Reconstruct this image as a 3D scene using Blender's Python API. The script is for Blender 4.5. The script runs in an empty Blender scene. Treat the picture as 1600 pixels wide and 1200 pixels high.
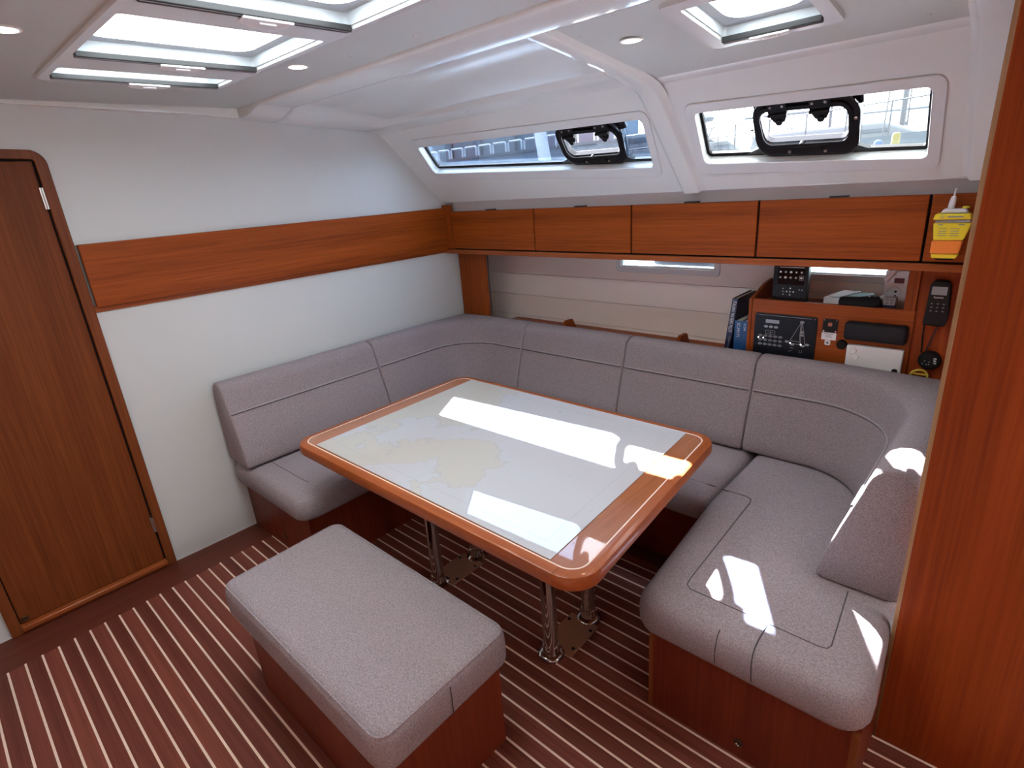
import bpy, bmesh, math, random
from mathutils import Vector, Matrix
from mathutils.geometry import delaunay_2d_cdt
random.seed(7)
SC = bpy.context.scene
COL = SC.collection
# ------------------------------------------------------------------ camera
RIGHT = Vector((0.73655096, 0.67261254, -0.0713096))
DOWN = Vector((0.17691398, -0.29333583, -0.93949749))
FWD = Vector((-0.65283545, 0.67937211, -0.33505135))
cd = bpy.data.cameras.new('camera')
cd.sensor_width = 36.0
cd.lens = 36.0 * 875.69 / 1600.0
cd.clip_start = 0.02
cd.clip_end = 2000
cam = bpy.data.objects.new('camera', cd)
COL.objects.link(cam)
cam.matrix_world = Matrix(((RIGHT.x, -DOWN.x, -FWD.x, 0), (RIGHT.y, -DOWN.y, -FWD.y, 0),
                           (RIGHT.z, -DOWN.z, -FWD.z, 1.55), (0, 0, 0, 1)))
SC.camera = cam
# ------------------------------------------------------------------ world, sun, exposure
w = bpy.data.worlds.new('sky')
SC.world = w
w.use_nodes = True
wn = w.node_tree
wn.nodes.clear()
wo = wn.nodes.new('ShaderNodeOutputWorld')
wb = wn.nodes.new('ShaderNodeBackground')
wsky = wn.nodes.new('ShaderNodeTexSky')
wsky.sky_type = 'HOSEK_WILKIE'
wsky.turbidity = 6.0
wsky.sun_direction = Vector((-0.655, 0.62, 1.0)).normalized()
wmix = wn.nodes.new('ShaderNodeMix')
wmix.data_type = 'RGBA'
wmix.inputs[0].default_value = 0.92
wn.links.new(wsky.outputs[0], wmix.inputs[6])
wmix.inputs[7].default_value = (0.955, 0.99, 0.985, 1)       # bright hazy overcast veil
wn.links.new(wmix.outputs[2], wb.inputs[0])
wb.inputs[1].default_value = 6.2
wn.links.new(wb.outputs[0], wo.inputs[0])
sl = bpy.data.lights.new('sun', 'SUN')
sl.energy = 60.0
sl.angle = math.radians(0.6)
sl.color = (1.0, 0.97, 0.92)
sun = bpy.data.objects.new('sun', sl)
COL.objects.link(sun)
sun.rotation_euler = Vector((0.655, -0.62, -1.0)).to_track_quat('-Z', 'Y').to_euler()
SC.view_settings.view_transform = 'Standard'
SC.view_settings.look = 'None'
SC.view_settings.gamma = 1.0
SC.view_settings.use_curve_mapping = False
SC.view_settings.exposure = 1.42


def portal(name, corners):
    """sampling portal over a real opening (adds no light of its own)"""
    c = sum((Vector(p) for p in corners), Vector()) / 4
    u = Vector(corners[1]) - Vector(corners[0])
    v = Vector(corners[3]) - Vector(corners[0])
    l = bpy.data.lights.new(name, 'AREA')
    l.shape = 'RECTANGLE'
    l.size = u.length
    l.size_y = v.length
    o = bpy.data.objects.new(name, l)
    COL.objects.link(o)
    un = u.normalized()
    n = un.cross(v).normalized()
    if n.dot(Vector((-1.2, 0.9, 1.0)) - c) < 0:
        n = -n
    z = -n
    yv = z.cross(un)
    o.matrix_world = Matrix(((un.x, yv.x, z.x, c.x), (un.y, yv.y, z.y, c.y), (un.z, yv.z, z.z, c.z), (0, 0, 0, 1)))
    l.cycles.is_portal = True


# ------------------------------------------------------------------ materials
MATS = {}


def new_mat(name):
    m = bpy.data.materials.new(name)
    m.use_nodes = True
    MATS[name] = m
    nt = m.node_tree
    b = nt.nodes['Principled BSDF']
    return m, nt, b


def plain(name, col, rough=0.5, metal=0.0, spec=0.5, noise=0.0, nscale=30.0, coat=0.0, emit=None, estr=0.0):
    m, nt, b = new_mat(name)
    b.inputs['Roughness'].default_value = rough
    b.inputs['Metallic'].default_value = metal
    b.inputs['Specular IOR Level'].default_value = spec
    b.inputs['Coat Weight'].default_value = coat
    b.inputs['Coat Roughness'].default_value = 0.06
    tc = nt.nodes.new('ShaderNodeTexCoord')
    nz = nt.nodes.new('ShaderNodeTexNoise')
    nz.inputs['Scale'].default_value = nscale
    nz.inputs['Detail'].default_value = 3
    nt.links.new(tc.outputs['Object'], nz.inputs['Vector'])
    mx = nt.nodes.new('ShaderNodeMix')
    mx.data_type = 'RGBA'
    nt.links.new(nz.outputs['Fac'], mx.inputs[0])
    k = max(noise, 0.02)
    mx.inputs[6].default_value = (col[0] * (1 - k), col[1] * (1 - k), col[2] * (1 - k), 1)
    mx.inputs[7].default_value = (min(1, col[0] * (1 + k)), min(1, col[1] * (1 + k)), min(1, col[2] * (1 + k)), 1)
    nt.links.new(mx.outputs[2], b.inputs['Base Color'])
    if emit:
        b.inputs['Emission Color'].default_value = (*emit, 1)
        b.inputs['Emission Strength'].default_value = estr
    return m


def wood(name, dark, light, axis, rough=0.42, fine=110.0, coat=0.0, contrast=1.0, spec=0.22):
    """straight grain running along one axis"""
    m, nt, b = new_mat(name)
    tc = nt.nodes.new('ShaderNodeTexCoord')
    mp = nt.nodes.new('ShaderNodeMapping')
    s = [1.0, 1.0, 1.0]
    s[axis] = 0.025
    mp.inputs['Scale'].default_value = s
    nt.links.new(tc.outputs['Object'], mp.inputs['Vector'])
    n1 = nt.nodes.new('ShaderNodeTexNoise')
    n1.inputs['Scale'].default_value = fine
    n1.inputs['Detail'].default_value = 5
    n1.inputs['Roughness'].default_value = 0.65
    nt.links.new(mp.outputs[0], n1.inputs['Vector'])
    n2 = nt.nodes.new('ShaderNodeTexNoise')
    n2.inputs['Scale'].default_value = fine * 0.12
    n2.inputs['Detail'].default_value = 2
    nt.links.new(mp.outputs[0], n2.inputs['Vector'])
    ad = nt.nodes.new('ShaderNodeMath')
    ad.operation = 'MULTIPLY_ADD'
    ad.inputs[1].default_value = 0.62
    nt.links.new(n1.outputs['Fac'], ad.inputs[0])
    ml = nt.nodes.new('ShaderNodeMath')
    ml.operation = 'MULTIPLY'
    ml.inputs[1].default_value = 0.38
    nt.links.new(n2.outputs['Fac'], ml.inputs[0])
    nt.links.new(ml.outputs[0], ad.inputs[2])
    cr = nt.nodes.new('ShaderNodeValToRGB')
    cr.color_ramp.elements[0].position = 0.5 - 0.17 / contrast
    cr.color_ramp.elements[0].color = (*dark, 1)
    cr.color_ramp.elements[1].position = 0.5 + 0.13 / contrast
    cr.color_ramp.elements[1].color = (*light, 1)
    nt.links.new(ad.outputs[0], cr.inputs[0])
    nt.links.new(cr.outputs[0], b.inputs['Base Color'])
    b.inputs['Roughness'].default_value = rough
    b.inputs['Coat Weight'].default_value = coat
    b.inputs['Coat Roughness'].default_value = 0.03 if coat > 0.5 else 0.12
    b.inputs['Specular IOR Level'].default_value = spec
    bp = nt.nodes.new('ShaderNodeBump')
    bp.inputs['Strength'].default_value = 0.06
    bp.inputs['Distance'].default_value = 0.002
    nt.links.new(n1.outputs['Fac'], bp.inputs['Height'])
    nt.links.new(bp.outputs[0], b.inputs['Normal'])
    return m


def fabric(name, col):
    m, nt, b = new_mat(name)
    tc = nt.nodes.new('ShaderNodeTexCoord')
    n1 = nt.nodes.new('ShaderNodeTexNoise')
    n1.inputs['Scale'].default_value = 260
    n1.inputs['Detail'].default_value = 3
    n1.inputs['Roughness'].default_value = 0.7
    nt.links.new(tc.outputs['Object'], n1.inputs['Vector'])
    n2 = nt.nodes.new('ShaderNodeTexNoise')
    n2.inputs['Scale'].default_value = 9
    n2.inputs['Detail'].default_value = 3
    nt.links.new(tc.outputs['Object'], n2.inputs['Vector'])
    n3 = nt.nodes.new('ShaderNodeTexNoise')
    n3.inputs['Scale'].default_value = 900
    n3.inputs['Detail'].default_value = 1
    nt.links.new(tc.outputs['Object'], n3.inputs['Vector'])
    mixf = nt.nodes.new('ShaderNodeMath')
    mixf.operation = 'MULTIPLY_ADD'
    mixf.inputs[1].default_value = 0.4
    nt.links.new(n3.outputs['Fac'], mixf.inputs[0])
    sc_ = nt.nodes.new('ShaderNodeMath')
    sc_.operation = 'MULTIPLY'
    sc_.inputs[1].default_value = 0.6
    nt.links.new(n1.outputs['Fac'], sc_.inputs[0])
    nt.links.new(sc_.outputs[0], mixf.inputs[2])
    cr = nt.nodes.new('ShaderNodeValToRGB')
    cr.color_ramp.elements[0].position = 0.36
    cr.color_ramp.elements[0].color = (col[0] * 0.56, col[1] * 0.56, col[2] * 0.58, 1)
    cr.color_ramp.elements[1].position = 0.64
    cr.color_ramp.elements[1].color = (col[0] * 1.28, col[1] * 1.28, col[2] * 1.27, 1)
    nt.links.new(mixf.outputs[0], cr.inputs[0])
    nt.links.new(cr.outputs[0], b.inputs['Base Color'])
    b.inputs['Roughness'].default_value = 0.9
    b.inputs['Specular IOR Level'].default_value = 0.15
    b.inputs['Sheen Weight'].default_value = 0.0
    b.inputs['Sheen Roughness'].default_value = 0.5
    bp = nt.nodes.new('ShaderNodeBump')
    bp.inputs['Strength'].default_value = 0.35
    bp.inputs['Distance'].default_value = 0.0015
    nt.links.new(mixf.outputs[0], bp.inputs['Height'])
    bp2 = nt.nodes.new('ShaderNodeBump')
    bp2.inputs['Strength'].default_value = 0.12
    bp2.inputs['Distance'].default_value = 0.02
    nt.links.new(n2.outputs['Fac'], bp2.inputs['Height'])
    nt.links.new(bp.outputs[0], bp2.inputs['Normal'])
    nt.links.new(bp2.outputs[0], b.inputs['Normal'])
    return m


def glass(name, tint, gloss=0.06, spray=0.0):
    m, nt, b = new_mat(name)
    nt.nodes.remove(b)
    out = nt.nodes['Material Output']
    tr = nt.nodes.new('ShaderNodeBsdfTransparent')
    gl = nt.nodes.new('ShaderNodeBsdfGlossy')
    gl.inputs['Roughness'].default_value = 0.02
    tr.inputs[0].default_value = (*tint, 1)
    mx = nt.nodes.new('ShaderNodeMixShader')
    fr = nt.nodes.new('ShaderNodeFresnel')
    fr.inputs[0].default_value = 1.3
    fm = nt.nodes.new('ShaderNodeMath')
    fm.operation = 'MULTIPLY'
    fm.inputs[1].default_value = 0.35
    nt.links.new(fr.outputs[0], fm.inputs[0])
    nt.links.new(fm.outputs[0], mx.inputs[0])
    nt.links.new(tr.outputs[0], mx.inputs[1])
    nt.links.new(gl.outputs[0], mx.inputs[2])
    last = mx
    if spray:
        # dried salt spray speckling the pane
        tc = nt.nodes.new('ShaderNodeTexCoord')
        nz = nt.nodes.new('ShaderNodeTexNoise')
        nz.inputs['Scale'].default_value = 90
        nz.inputs['Detail'].default_value = 4
        nt.links.new(tc.outputs['Object'], nz.inputs['Vector'])
        cr = nt.nodes.new('ShaderNodeValToRGB')
        cr.color_ramp.elements[0].position = 0.55
        cr.color_ramp.elements[0].color = (0, 0, 0, 1)
        cr.color_ramp.elements[1].position = 0.75
        cr.color_ramp.elements[1].color = (spray, spray, spray, 1)
        nt.links.new(nz.outputs['Fac'], cr.inputs[0])
        tl = nt.nodes.new('ShaderNodeBsdfTranslucent')
        tl.inputs[0].default_value = (0.8, 0.85, 0.9, 1)
        m2 = nt.nodes.new('ShaderNodeMixShader')
        nt.links.new(cr.outputs[0], m2.inputs[0])
        nt.links.new(mx.outputs[0], m2.inputs[1])
        nt.links.new(tl.outputs[0], m2.inputs[2])
        last = m2
    nt.links.new(last.outputs[0], out.inputs['Surface'])
    return m


def chart_mat(name):
    """printed sea chart under a glossy clear sheet"""
    m, nt, b = new_mat(name)
    tc = nt.nodes.new('ShaderNodeTexCoord')
    nz = nt.nodes.new('ShaderNodeTexNoise')
    nz.inputs['Scale'].default_value = 2.1
    nz.inputs['Detail'].default_value = 7
    nz.inputs['Roughness'].default_value = 0.55
    nt.links.new(tc.outputs['Object'], nz.inputs['Vector'])
    sp = nt.nodes.new('ShaderNodeSeparateXYZ')
    nt.links.new(tc.outputs['Object'], sp.inputs[0])
    # land lies towards the left half of the sheet
    ma = nt.nodes.new('ShaderNodeMath')
    ma.operation = 'MULTIPLY_ADD'
    ma.inputs[1].default_value = -0.22
    nt.links.new(sp.outputs['X'], ma.inputs[0])
    nt.links.new(nz.outputs['Fac'], ma.inputs[2])
    cr = nt.nodes.new('ShaderNodeValToRGB')
    el = cr.color_ramp.elements
    el[0].position = 0.50
    el[0].color = (0.445, 0.44, 0.46, 1)
    el[1].position = 0.545
    el[1].color = (0.44, 0.445, 0.47, 1)
    e = el.new(0.552)
    e.color = (0.385, 0.37, 0.355, 1)
    e = el.new(0.559)
    e.color = (0.445, 0.425, 0.385, 1)
    e = el.new(0.75)
    e.color = (0.44, 0.415, 0.365, 1)
    nt.links.new(ma.outputs[0], cr.inputs[0])
    # soundings and depth lines
    n2 = nt.nodes.new('ShaderNodeTexNoise')
    n2.inputs['Scale'].default_value = 75
    n2.inputs['Detail'].default_value = 2
    nt.links.new(tc.outputs['Object'], n2.inputs['Vector'])
    c2 = nt.nodes.new('ShaderNodeValToRGB')
    c2.color_ramp.elements[0].position = 0.66
    c2.color_ramp.elements[0].color = (0, 0, 0, 1)
    c2.color_ramp.elements[1].position = 0.72
    c2.color_ramp.elements[1].color = (0.55, 0.55, 0.55, 1)
    nt.links.new(n2.outputs['Fac'], c2.inputs[0])
    mx = nt.nodes.new('ShaderNodeMix')
    mx.data_type = 'RGBA'
    nt.links.new(c2.outputs[0], mx.inputs[0])
    nt.links.new(cr.outputs[0], mx.inputs[6])
    mx.inputs[7].default_value = (0.37, 0.36, 0.365, 1)
    nt.links.new(mx.outputs[2], b.inputs['Base Color'])
    b.inputs['Roughness'].default_value = 0.55
    b.inputs['Coat Weight'].default_value = 1.0
    b.inputs['Coat Roughness'].default_value = 0.02
    b.inputs['Coat IOR'].default_value = 1.5
    return m


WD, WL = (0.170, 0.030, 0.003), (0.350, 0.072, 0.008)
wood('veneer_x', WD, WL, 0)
wood('veneer_y', WD, WL, 1)
wood('veneer_z', WD, WL, 2)
wood('door_veneer', (0.105, 0.024, 0.005), (0.205, 0.052, 0.011), 2, rough=0.5)
wood('partition_veneer', (0.185, 0.025, 0.003), (0.330, 0.058, 0.007), 2, rough=0.5, fine=70)
wood('solid_trim_x', (0.22, 0.048, 0.010), (0.36, 0.092, 0.022), 0, coat=0.25)
wood('solid_trim_y', (0.22, 0.048, 0.010), (0.36, 0.092, 0.022), 1, coat=0.25)
wood('solid_trim_z', (0.13, 0.032, 0.008), (0.22, 0.060, 0.016), 2, coat=0.1)
wood('pale_edge', (0.25, 0.13, 0.055), (0.40, 0.24, 0.12), 2)
wood('table_veneer', (0.25, 0.075, 0.026), (0.36, 0.125, 0.050), 1, rough=0.25, coat=0.9)
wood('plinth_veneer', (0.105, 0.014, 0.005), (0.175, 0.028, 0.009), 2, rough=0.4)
for i, k in enumerate((0.86, 1.0, 1.16)):
    wood('sole_plank_%d' % i, (0.098 * k, 0.022 * k, 0.013 * k), (0.205 * k, 0.056 * k, 0.036 * k), 0, rough=0.5, fine=60)
wood('margin_wood', (0.080, 0.018, 0.010), (0.130, 0.032, 0.018), 1, rough=0.45)
plain('inlay', (0.80, 0.60, 0.48), 0.5, noise=0.08)
fabric('fabric', (0.302, 0.250, 0.262))
plain('fabric_seam', (0.085, 0.075, 0.08), 0.95, spec=0.1)
plain('fabric_piping', (0.33, 0.29, 0.30), 0.9, spec=0.1)
plain('gelcoat', (0.735, 0.755, 0.735), 0.13, noise=0.01, nscale=4, coat=0.3)
plain('gelcoat_frame', (0.70, 0.72, 0.72), 0.22, noise=0.01, nscale=4, coat=0.2)
plain('ceiling_panel', (0.535, 0.56, 0.535), 0.6, noise=0.01, nscale=4)
plain('white_panel', (0.585, 0.605, 0.60), 0.42, noise=0.01, nscale=3)
plain('hull_liner', (0.88, 0.79, 0.72), 0.6, noise=0.02, nscale=6)
plain('liner_strip', (0.60, 0.57, 0.58), 0.6)
plain('black_plastic', (0.006, 0.006, 0.007), 0.4, spec=0.25)
plain('black_gloss', (0.006, 0.006, 0.008), 0.12)
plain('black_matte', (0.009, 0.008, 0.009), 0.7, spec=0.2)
plain('dark_rail', (0.018, 0.018, 0.019), 0.5)
plain('charcoal_cover', (0.017, 0.016, 0.019), 0.6, noise=0.1, spec=0.25)
plain('steel', (0.72, 0.70, 0.69), 0.08, metal=1.0)
plain('brushed_steel', (0.55, 0.54, 0.54), 0.3, metal=1.0)
plain('brass_dark', (0.16, 0.11, 0.08), 0.3, metal=1.0)
plain('white_plastic', (0.80, 0.79, 0.78), 0.35)
plain('grey_plastic', (0.33, 0.33, 0.35), 0.4)
plain('blind_white', (0.80, 0.83, 0.86), 0.6)
plain('coaming_grey', (0.46, 0.50, 0.53), 0.6)
plain('plate_bronze', (0.30, 0.13, 0.07), 0.35)
plain('lens_warm', (0.9, 0.85, 0.75), 0.4, emit=(1.0, 0.86, 0.66), estr=6.0)
plain('led_white', (0.9, 0.9, 0.9), 0.4, emit=(1, 1, 1), estr=1.2)
plain('lcd_grey', (0.30, 0.32, 0.33), 0.25)
plain('lcd_light', (0.42, 0.43, 0.43), 0.2)
plain('print_white', (0.75, 0.75, 0.75), 0.5)
plain('print_grey', (0.30, 0.30, 0.31), 0.5)
plain('print_black', (0.02, 0.02, 0.02), 0.6)
plain('switch_grey', (0.17, 0.17, 0.18), 0.4)
plain('panel_navy', (0.006, 0.008, 0.013), 0.4, spec=0.25)
plain('book_navy', (0.018, 0.022, 0.06), 0.35)
plain('manual_blue', (0.012, 0.075, 0.22), 0.35, noise=0.06)
plain('paper', (0.74, 0.68, 0.60), 0.8, noise=0.05, nscale=200)
plain('paper_white', (0.78, 0.78, 0.80), 0.7)
plain('paper_teal', (0.30, 0.48, 0.50), 0.7)
plain('beacon_yellow', (0.88, 0.70, 0.025), 0.4)
plain('beacon_orange', (0.92, 0.25, 0.03), 0.5)
plain('yellow_strap', (0.72, 0.50, 0.06), 0.6)
plain('red_switch', (0.10, 0.006, 0.012), 0.3)
plain('cord_dark', (0.05, 0.012, 0.010), 0.6)
plain('amber_key', (0.42, 0.13, 0.06), 0.5)
glass('window_glass', (0.60, 0.70, 0.84))
glass('window_glass_clear', (0.84, 0.87, 0.90))
glass('hull_glass', (0.80, 0.86, 0.90))
glass('port_glass', (0.85, 0.85, 0.90))
glass('hatch_glass', (0.94, 0.97, 0.99))
chart_mat('chart_print')
plain('chart_ink', (0.34, 0.33, 0.34), 0.4, coat=0.8)
plain('ext_white', (0.070, 0.076, 0.084), 0.6, noise=0.05, nscale=1)
plain('ext_glass', (0.012, 0.018, 0.028), 0.3)
plain('ext_grey', (0.030, 0.035, 0.043), 0.8, noise=0.2, nscale=2)
plain('ext_stone', (0.050, 0.062, 0.077), 0.9, noise=0.5, nscale=1.6)
plain('ext_building', (0.056, 0.068, 0.082), 0.9, noise=0.1, nscale=0.6)
plain('ext_hill', (0.030, 0.040, 0.046), 1.0, noise=0.15, nscale=0.05)
plain('ext_sign', (0.060, 0.054, 0.078), 0.8)
plain('ext_mast', (0.030, 0.032, 0.036), 0.6)
plain('ext_cloth', (0.20, 0.20, 0.21), 0.8, noise=0.08, nscale=8)
plain('ext_fender', (0.006, 0.008, 0.022), 0.6)
plain('ext_blue', (0.012, 0.035, 0.085), 0.7)
plain('ext_yellow', (0.075, 0.062, 0.012), 0.7)
plain('sea_water', (0.045, 0.075, 0.095), 0.25, noise=0.3, nscale=0.5)

# ------------------------------------------------------------------ mesh helpers
ORG = {}


class MB:
    def __init__(s):
        s.v = []
        s.f = []

    def add(s, vs, fs):
        n = len(s.v)
        s.v += [tuple(p) for p in vs]
        s.f += [tuple(i + n for i in f) for f in fs]
        return s

    def box(s, x0, x1, y0, y1, z0, z1):
        return s.add([(x0, y0, z0), (x1, y0, z0), (x1, y1, z0), (x0, y1, z0), (x0, y0, z1), (x1, y0, z1), (x1, y1, z1), (x0, y1, z1)],
                     [(0, 3, 2, 1), (4, 5, 6, 7), (0, 1, 5, 4), (1, 2, 6, 5), (2, 3, 7, 6), (3, 0, 4, 7)])

    def prism(s, pts, vec):
        """planar polygon (3D points) extruded by vec"""
        n = len(pts)
        vec = Vector(vec)
        vs = [Vector(p) for p in pts] + [Vector(p) + vec for p in pts]
        fs = [tuple(range(n))[::-1], tuple(range(n, 2 * n))]
        for i in range(n):
            j = (i + 1) % n
            fs.append((i, j, n + j, n + i))
        return s.add(vs, fs)

    def ring(s, outer, inner, vec):
        """prism between two outlines with equal point counts"""
        n = len(outer)
        vec = Vector(vec)
        o = [Vector(p) for p in outer]
        i_ = [Vector(p) for p in inner]
        vs = o + i_ + [p + vec for p in o] + [p + vec for p in i_]
        fs = []
        for k in range(n):
            j = (k + 1) % n
            fs += [(k, j, n + j, n + k), (2 * n + k, 3 * n + k, 3 * n + j, 2 * n + j),
                   (k, 2 * n + k, 2 * n + j, j), (n + k, n + j, 3 * n + j, 3 * n + k)]
        return s.add(vs, fs)

    def cyl(s, c, axis, r0, r1, h, n=20):
        c = Vector(c)
        a = Vector(axis).normalized()
        t = a.orthogonal().normalized()
        b = a.cross(t)
        vs = []
        for k, (r, d) in enumerate(((r0, 0), (r1, h))):
            for i in range(n):
                an = 2 * math.pi * i / n
                vs.append(c + a * d + (t * math.cos(an) + b * math.sin(an)) * r)
        fs = [tuple(range(n))[::-1], tuple(range(n, 2 * n))]
        for i in range(n):
            j = (i + 1) % n
            fs.append((i, j, n + j, n + i))
        return s.add(vs, fs)

    def lathe(s, c, axis, prof, n=20):
        c = Vector(c)
        a = Vector(axis).normalized()
        t = a.orthogonal().normalized()
        b = a.cross(t)
        vs = []
        for r, d in prof:
            for i in range(n):
                an = 2 * math.pi * i / n
                vs.append(c + a * d + (t * math.cos(an) + b * math.sin(an)) * max(r, 1e-5))
        fs = [tuple(range(n))[::-1], tuple(range(n * (len(prof) - 1), n * len(prof)))]
        for k in range(len(prof) - 1):
            for i in range(n):
                j = (i + 1) % n
                fs.append((k * n + i, k * n + j, k * n + n + j, k * n + n + i))
        return s.add(vs, fs)

    def tube(s, pts, r, n=6, closed=False):
        pts = [Vector(p) for p in pts]
        m = len(pts)
        vs = []
        up = Vector((0.13, 0.21, 0.97)).normalized()
        for i in range(m):
            if closed:
                t = pts[(i + 1) % m] - pts[i - 1]
            else:
                t = pts[min(i + 1, m - 1)] - pts[max(i - 1, 0)]
            t.normalize()
            a = t.cross(up)
            if a.length < 0.05:
                a = t.cross(Vector((1, 0, 0)))
            a.normalize()
            b = t.cross(a)
            for k in range(n):
                an = 2 * math.pi * k / n
                vs.append(pts[i] + (a * math.cos(an) + b * math.sin(an)) * r)
        fs = []
        for i in range(m if closed else m - 1):
            i2 = (i + 1) % m
            for k in range(n):
                j = (k + 1) % n
                fs.append((i * n + k, i * n + j, i2 * n + j, i2 * n + k))
        if not closed:
            fs += [tuple(range(n))[::-1], tuple(range((m - 1) * n, m * n))]
        return s.add(vs, fs)

    def build(s, name, mat, parent=None, smooth=False, bevel=0.0, origin=None):
        if parent is None:
            if origin is None:
                xs, ys, zs = zip(*s.v)
                origin = ((min(xs) + max(xs)) / 2, (min(ys) + max(ys)) / 2, min(zs))
            o0 = Vector(origin)
        else:
            o0 = ORG[parent.name]
        me = bpy.data.meshes.new(name)
        me.from_pydata([tuple(Vector(p) - o0) for p in s.v], [], s.f)
        bm = bmesh.new()
        bm.from_mesh(me)
        bmesh.ops.recalc_face_normals(bm, faces=bm.faces)
        bm.to_mesh(me)
        bm.free()
        me.materials.append(MATS[mat])
        ob = bpy.data.objects.new(name, me)
        COL.objects.link(ob)
        if parent is None:
            ob.location = o0
        else:
            ob.parent = parent
        ORG[ob.name] = o0
        if bevel:
            md = ob.modifiers.new('bevel', 'BEVEL')
            md.width = bevel
            md.segments = 2
            md.limit_method = 'ANGLE'
            md.angle_limit = math.radians(40)
        if smooth:
            for p in me.polygons:
                p.use_smooth = True
            if hasattr(me, 'set_sharp_from_angle'):
                me.set_sharp_from_angle(angle=math.radians(smooth if smooth > 1 else 40))
        return ob


def tag(o, label=None, cat=None, group=None, kind=None):
    if label:
        o['label'] = label
    if cat:
        o['category'] = cat
    if group:
        o['group'] = group
    if kind:
        o['kind'] = kind
    return o


def thing(name, loc, label=None, cat=None, group=None, kind=None):
    o = bpy.data.objects.new(name, None)
    COL.objects.link(o)
    o.location = loc
    ORG[o.name] = Vector(loc)
    o.empty_display_size = 0.05
    return tag(o, label, cat, group, kind)


def twin(src, parent, delta):
    """copy of a part sharing its mesh, shifted by delta"""
    c = src.copy()
    COL.objects.link(c)
    c.parent = parent
    c.location = Vector(src.location) + Vector(delta)
    ORG[c.name] = ORG[src.name] + Vector(delta)
    return c


def rounded(poly, radii, seg=6):
    """2D polygon with rounded corners"""
    n = len(poly)
    if not hasattr(radii, '__len__'):
        radii = [radii] * n
    out = []
    for i in range(n):
        p = Vector(poly[i])
        a = (Vector(poly[i - 1]) - p)
        b = (Vector(poly[(i + 1) % n]) - p)
        r = radii[i]
        if r <= 0:
            out.append(tuple(p))
            continue
        an = a.angle(b)
        t = min(r / math.tan(an / 2), a.length * 0.49, b.length * 0.49)
        r2 = t * math.tan(an / 2)
        a.normalize()
        b.normalize()
        c = p + (a + b).normalized() * (r2 / math.sin(an / 2))
        s = p + a * t - c
        e = p + b * t - c
        sw = s.angle_signed(e)
        for k in range(seg + 1):
            th = sw * k / seg
            # angle_signed is clockwise positive in 2D
            q = Matrix.Rotation(-th, 2) @ s
            out.append(tuple(c + q))
    return out


def offset(poly, d):
    """move the outline inwards by d (counter-clockwise polygons)"""
    n = len(poly)
    out = []
    for i in range(n):
        p0, p1, p2 = Vector(poly[i - 1]), Vector(poly[i]), Vector(poly[(i + 1) % n])
        e1, e2 = (p1 - p0), (p2 - p1)
        if e1.length < 1e-9:
            e1 = e2.copy()
        if e2.length < 1e-9:
            e2 = e1.copy()
        e1.normalize()
        e2.normalize()
        n1, n2 = Vector((-e1.y, e1.x)), Vector((-e2.y, e2.x))
        m = n1 + n2
        if m.length < 1e-6:
            m = n1.copy()
        m.normalize()
        out.append(tuple(p1 + m * (d / max(0.35, m.dot(n1)))))
    return out


def ccw(poly):
    a = sum(poly[i - 1][0] * poly[i][1] - poly[i][0] * poly[i - 1][1] for i in range(len(poly)))
    return poly if a > 0 else poly[::-1]


def slab(mb, outline, layers, crown=None):
    """stack of inset outlines (inset, z) closed by caps"""
    n = len(outline)
    vs, fs = [], []
    for ins, z in layers:
        for p in offset(outline, ins):
            vs.append((p[0], p[1], z))
    L = len(layers)
    for k in range(L - 1):
        for i in range(n):
            j = (i + 1) % n
            fs.append((k * n + i, k * n + j, (k + 1) * n + j, (k + 1) * n + i))
    fs.append(tuple(range(n))[::-1])
    if crown:
        cx = sum(p[0] for p in outline) / n
        cy = sum(p[1] for p in outline) / n
        vs.append((cx, cy, crown))
        for i in range(n):
            fs.append(((L - 1) * n + i, (L - 1) * n + (i + 1) % n, len(vs) - 1))
    else:
        fs.append(tuple(range((L - 1) * n, L * n)))
    return mb.add(vs, fs)


def fill(outer, holes):
    """triangulated 2D polygon with holes -> verts, faces"""
    vs = [Vector(p) for p in outer]
    ed = [(i, (i + 1) % len(outer)) for i in range(len(outer))]
    for h in holes:
        b = len(vs)
        vs += [Vector(p) for p in h]
        ed += [(b + i, b + (i + 1) % len(h)) for i in range(len(h))]
    r = delaunay_2d_cdt(vs, ed, [], 0, 1e-6)

    def inside(p, poly):
        c = False
        for i in range(len(poly)):
            a, b = poly[i - 1], poly[i]
            if (a[1] > p[1]) != (b[1] > p[1]) and p[0] < (b[0] - a[0]) * (p[1] - a[1]) / (b[1] - a[1]) + a[0]:
                c = not c
        return c
    fs = []
    for f in r[2]:
        c = sum((r[0][i] for i in f), Vector((0, 0))) / len(f)
        if inside(c, outer) and not any(inside(c, h) for h in holes):
            fs.append(tuple(f))
    return [tuple(p) for p in r[0]], fs


def sheet_with_holes(mb, outer, holes, to3d, thick):
    """thick sheet: to3d(u, v, w)"""
    vs, fs = fill(outer, holes)
    n = len(vs)
    mb.add([to3d(u, v, 0) for u, v in vs] + [to3d(u, v, thick) for u, v in vs],
           [f for f in fs] + [tuple(i + n for i in f[::-1]) for f in fs])
    for loop in [outer] + list(holes):
        k = len(loop)
        mb.add([to3d(u, v, 0) for u, v in loop] + [to3d(u, v, thick) for u, v in loop],
               [(i, (i + 1) % k, k + (i + 1) % k, k + i) for i in range(k)])
    return mb


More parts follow.
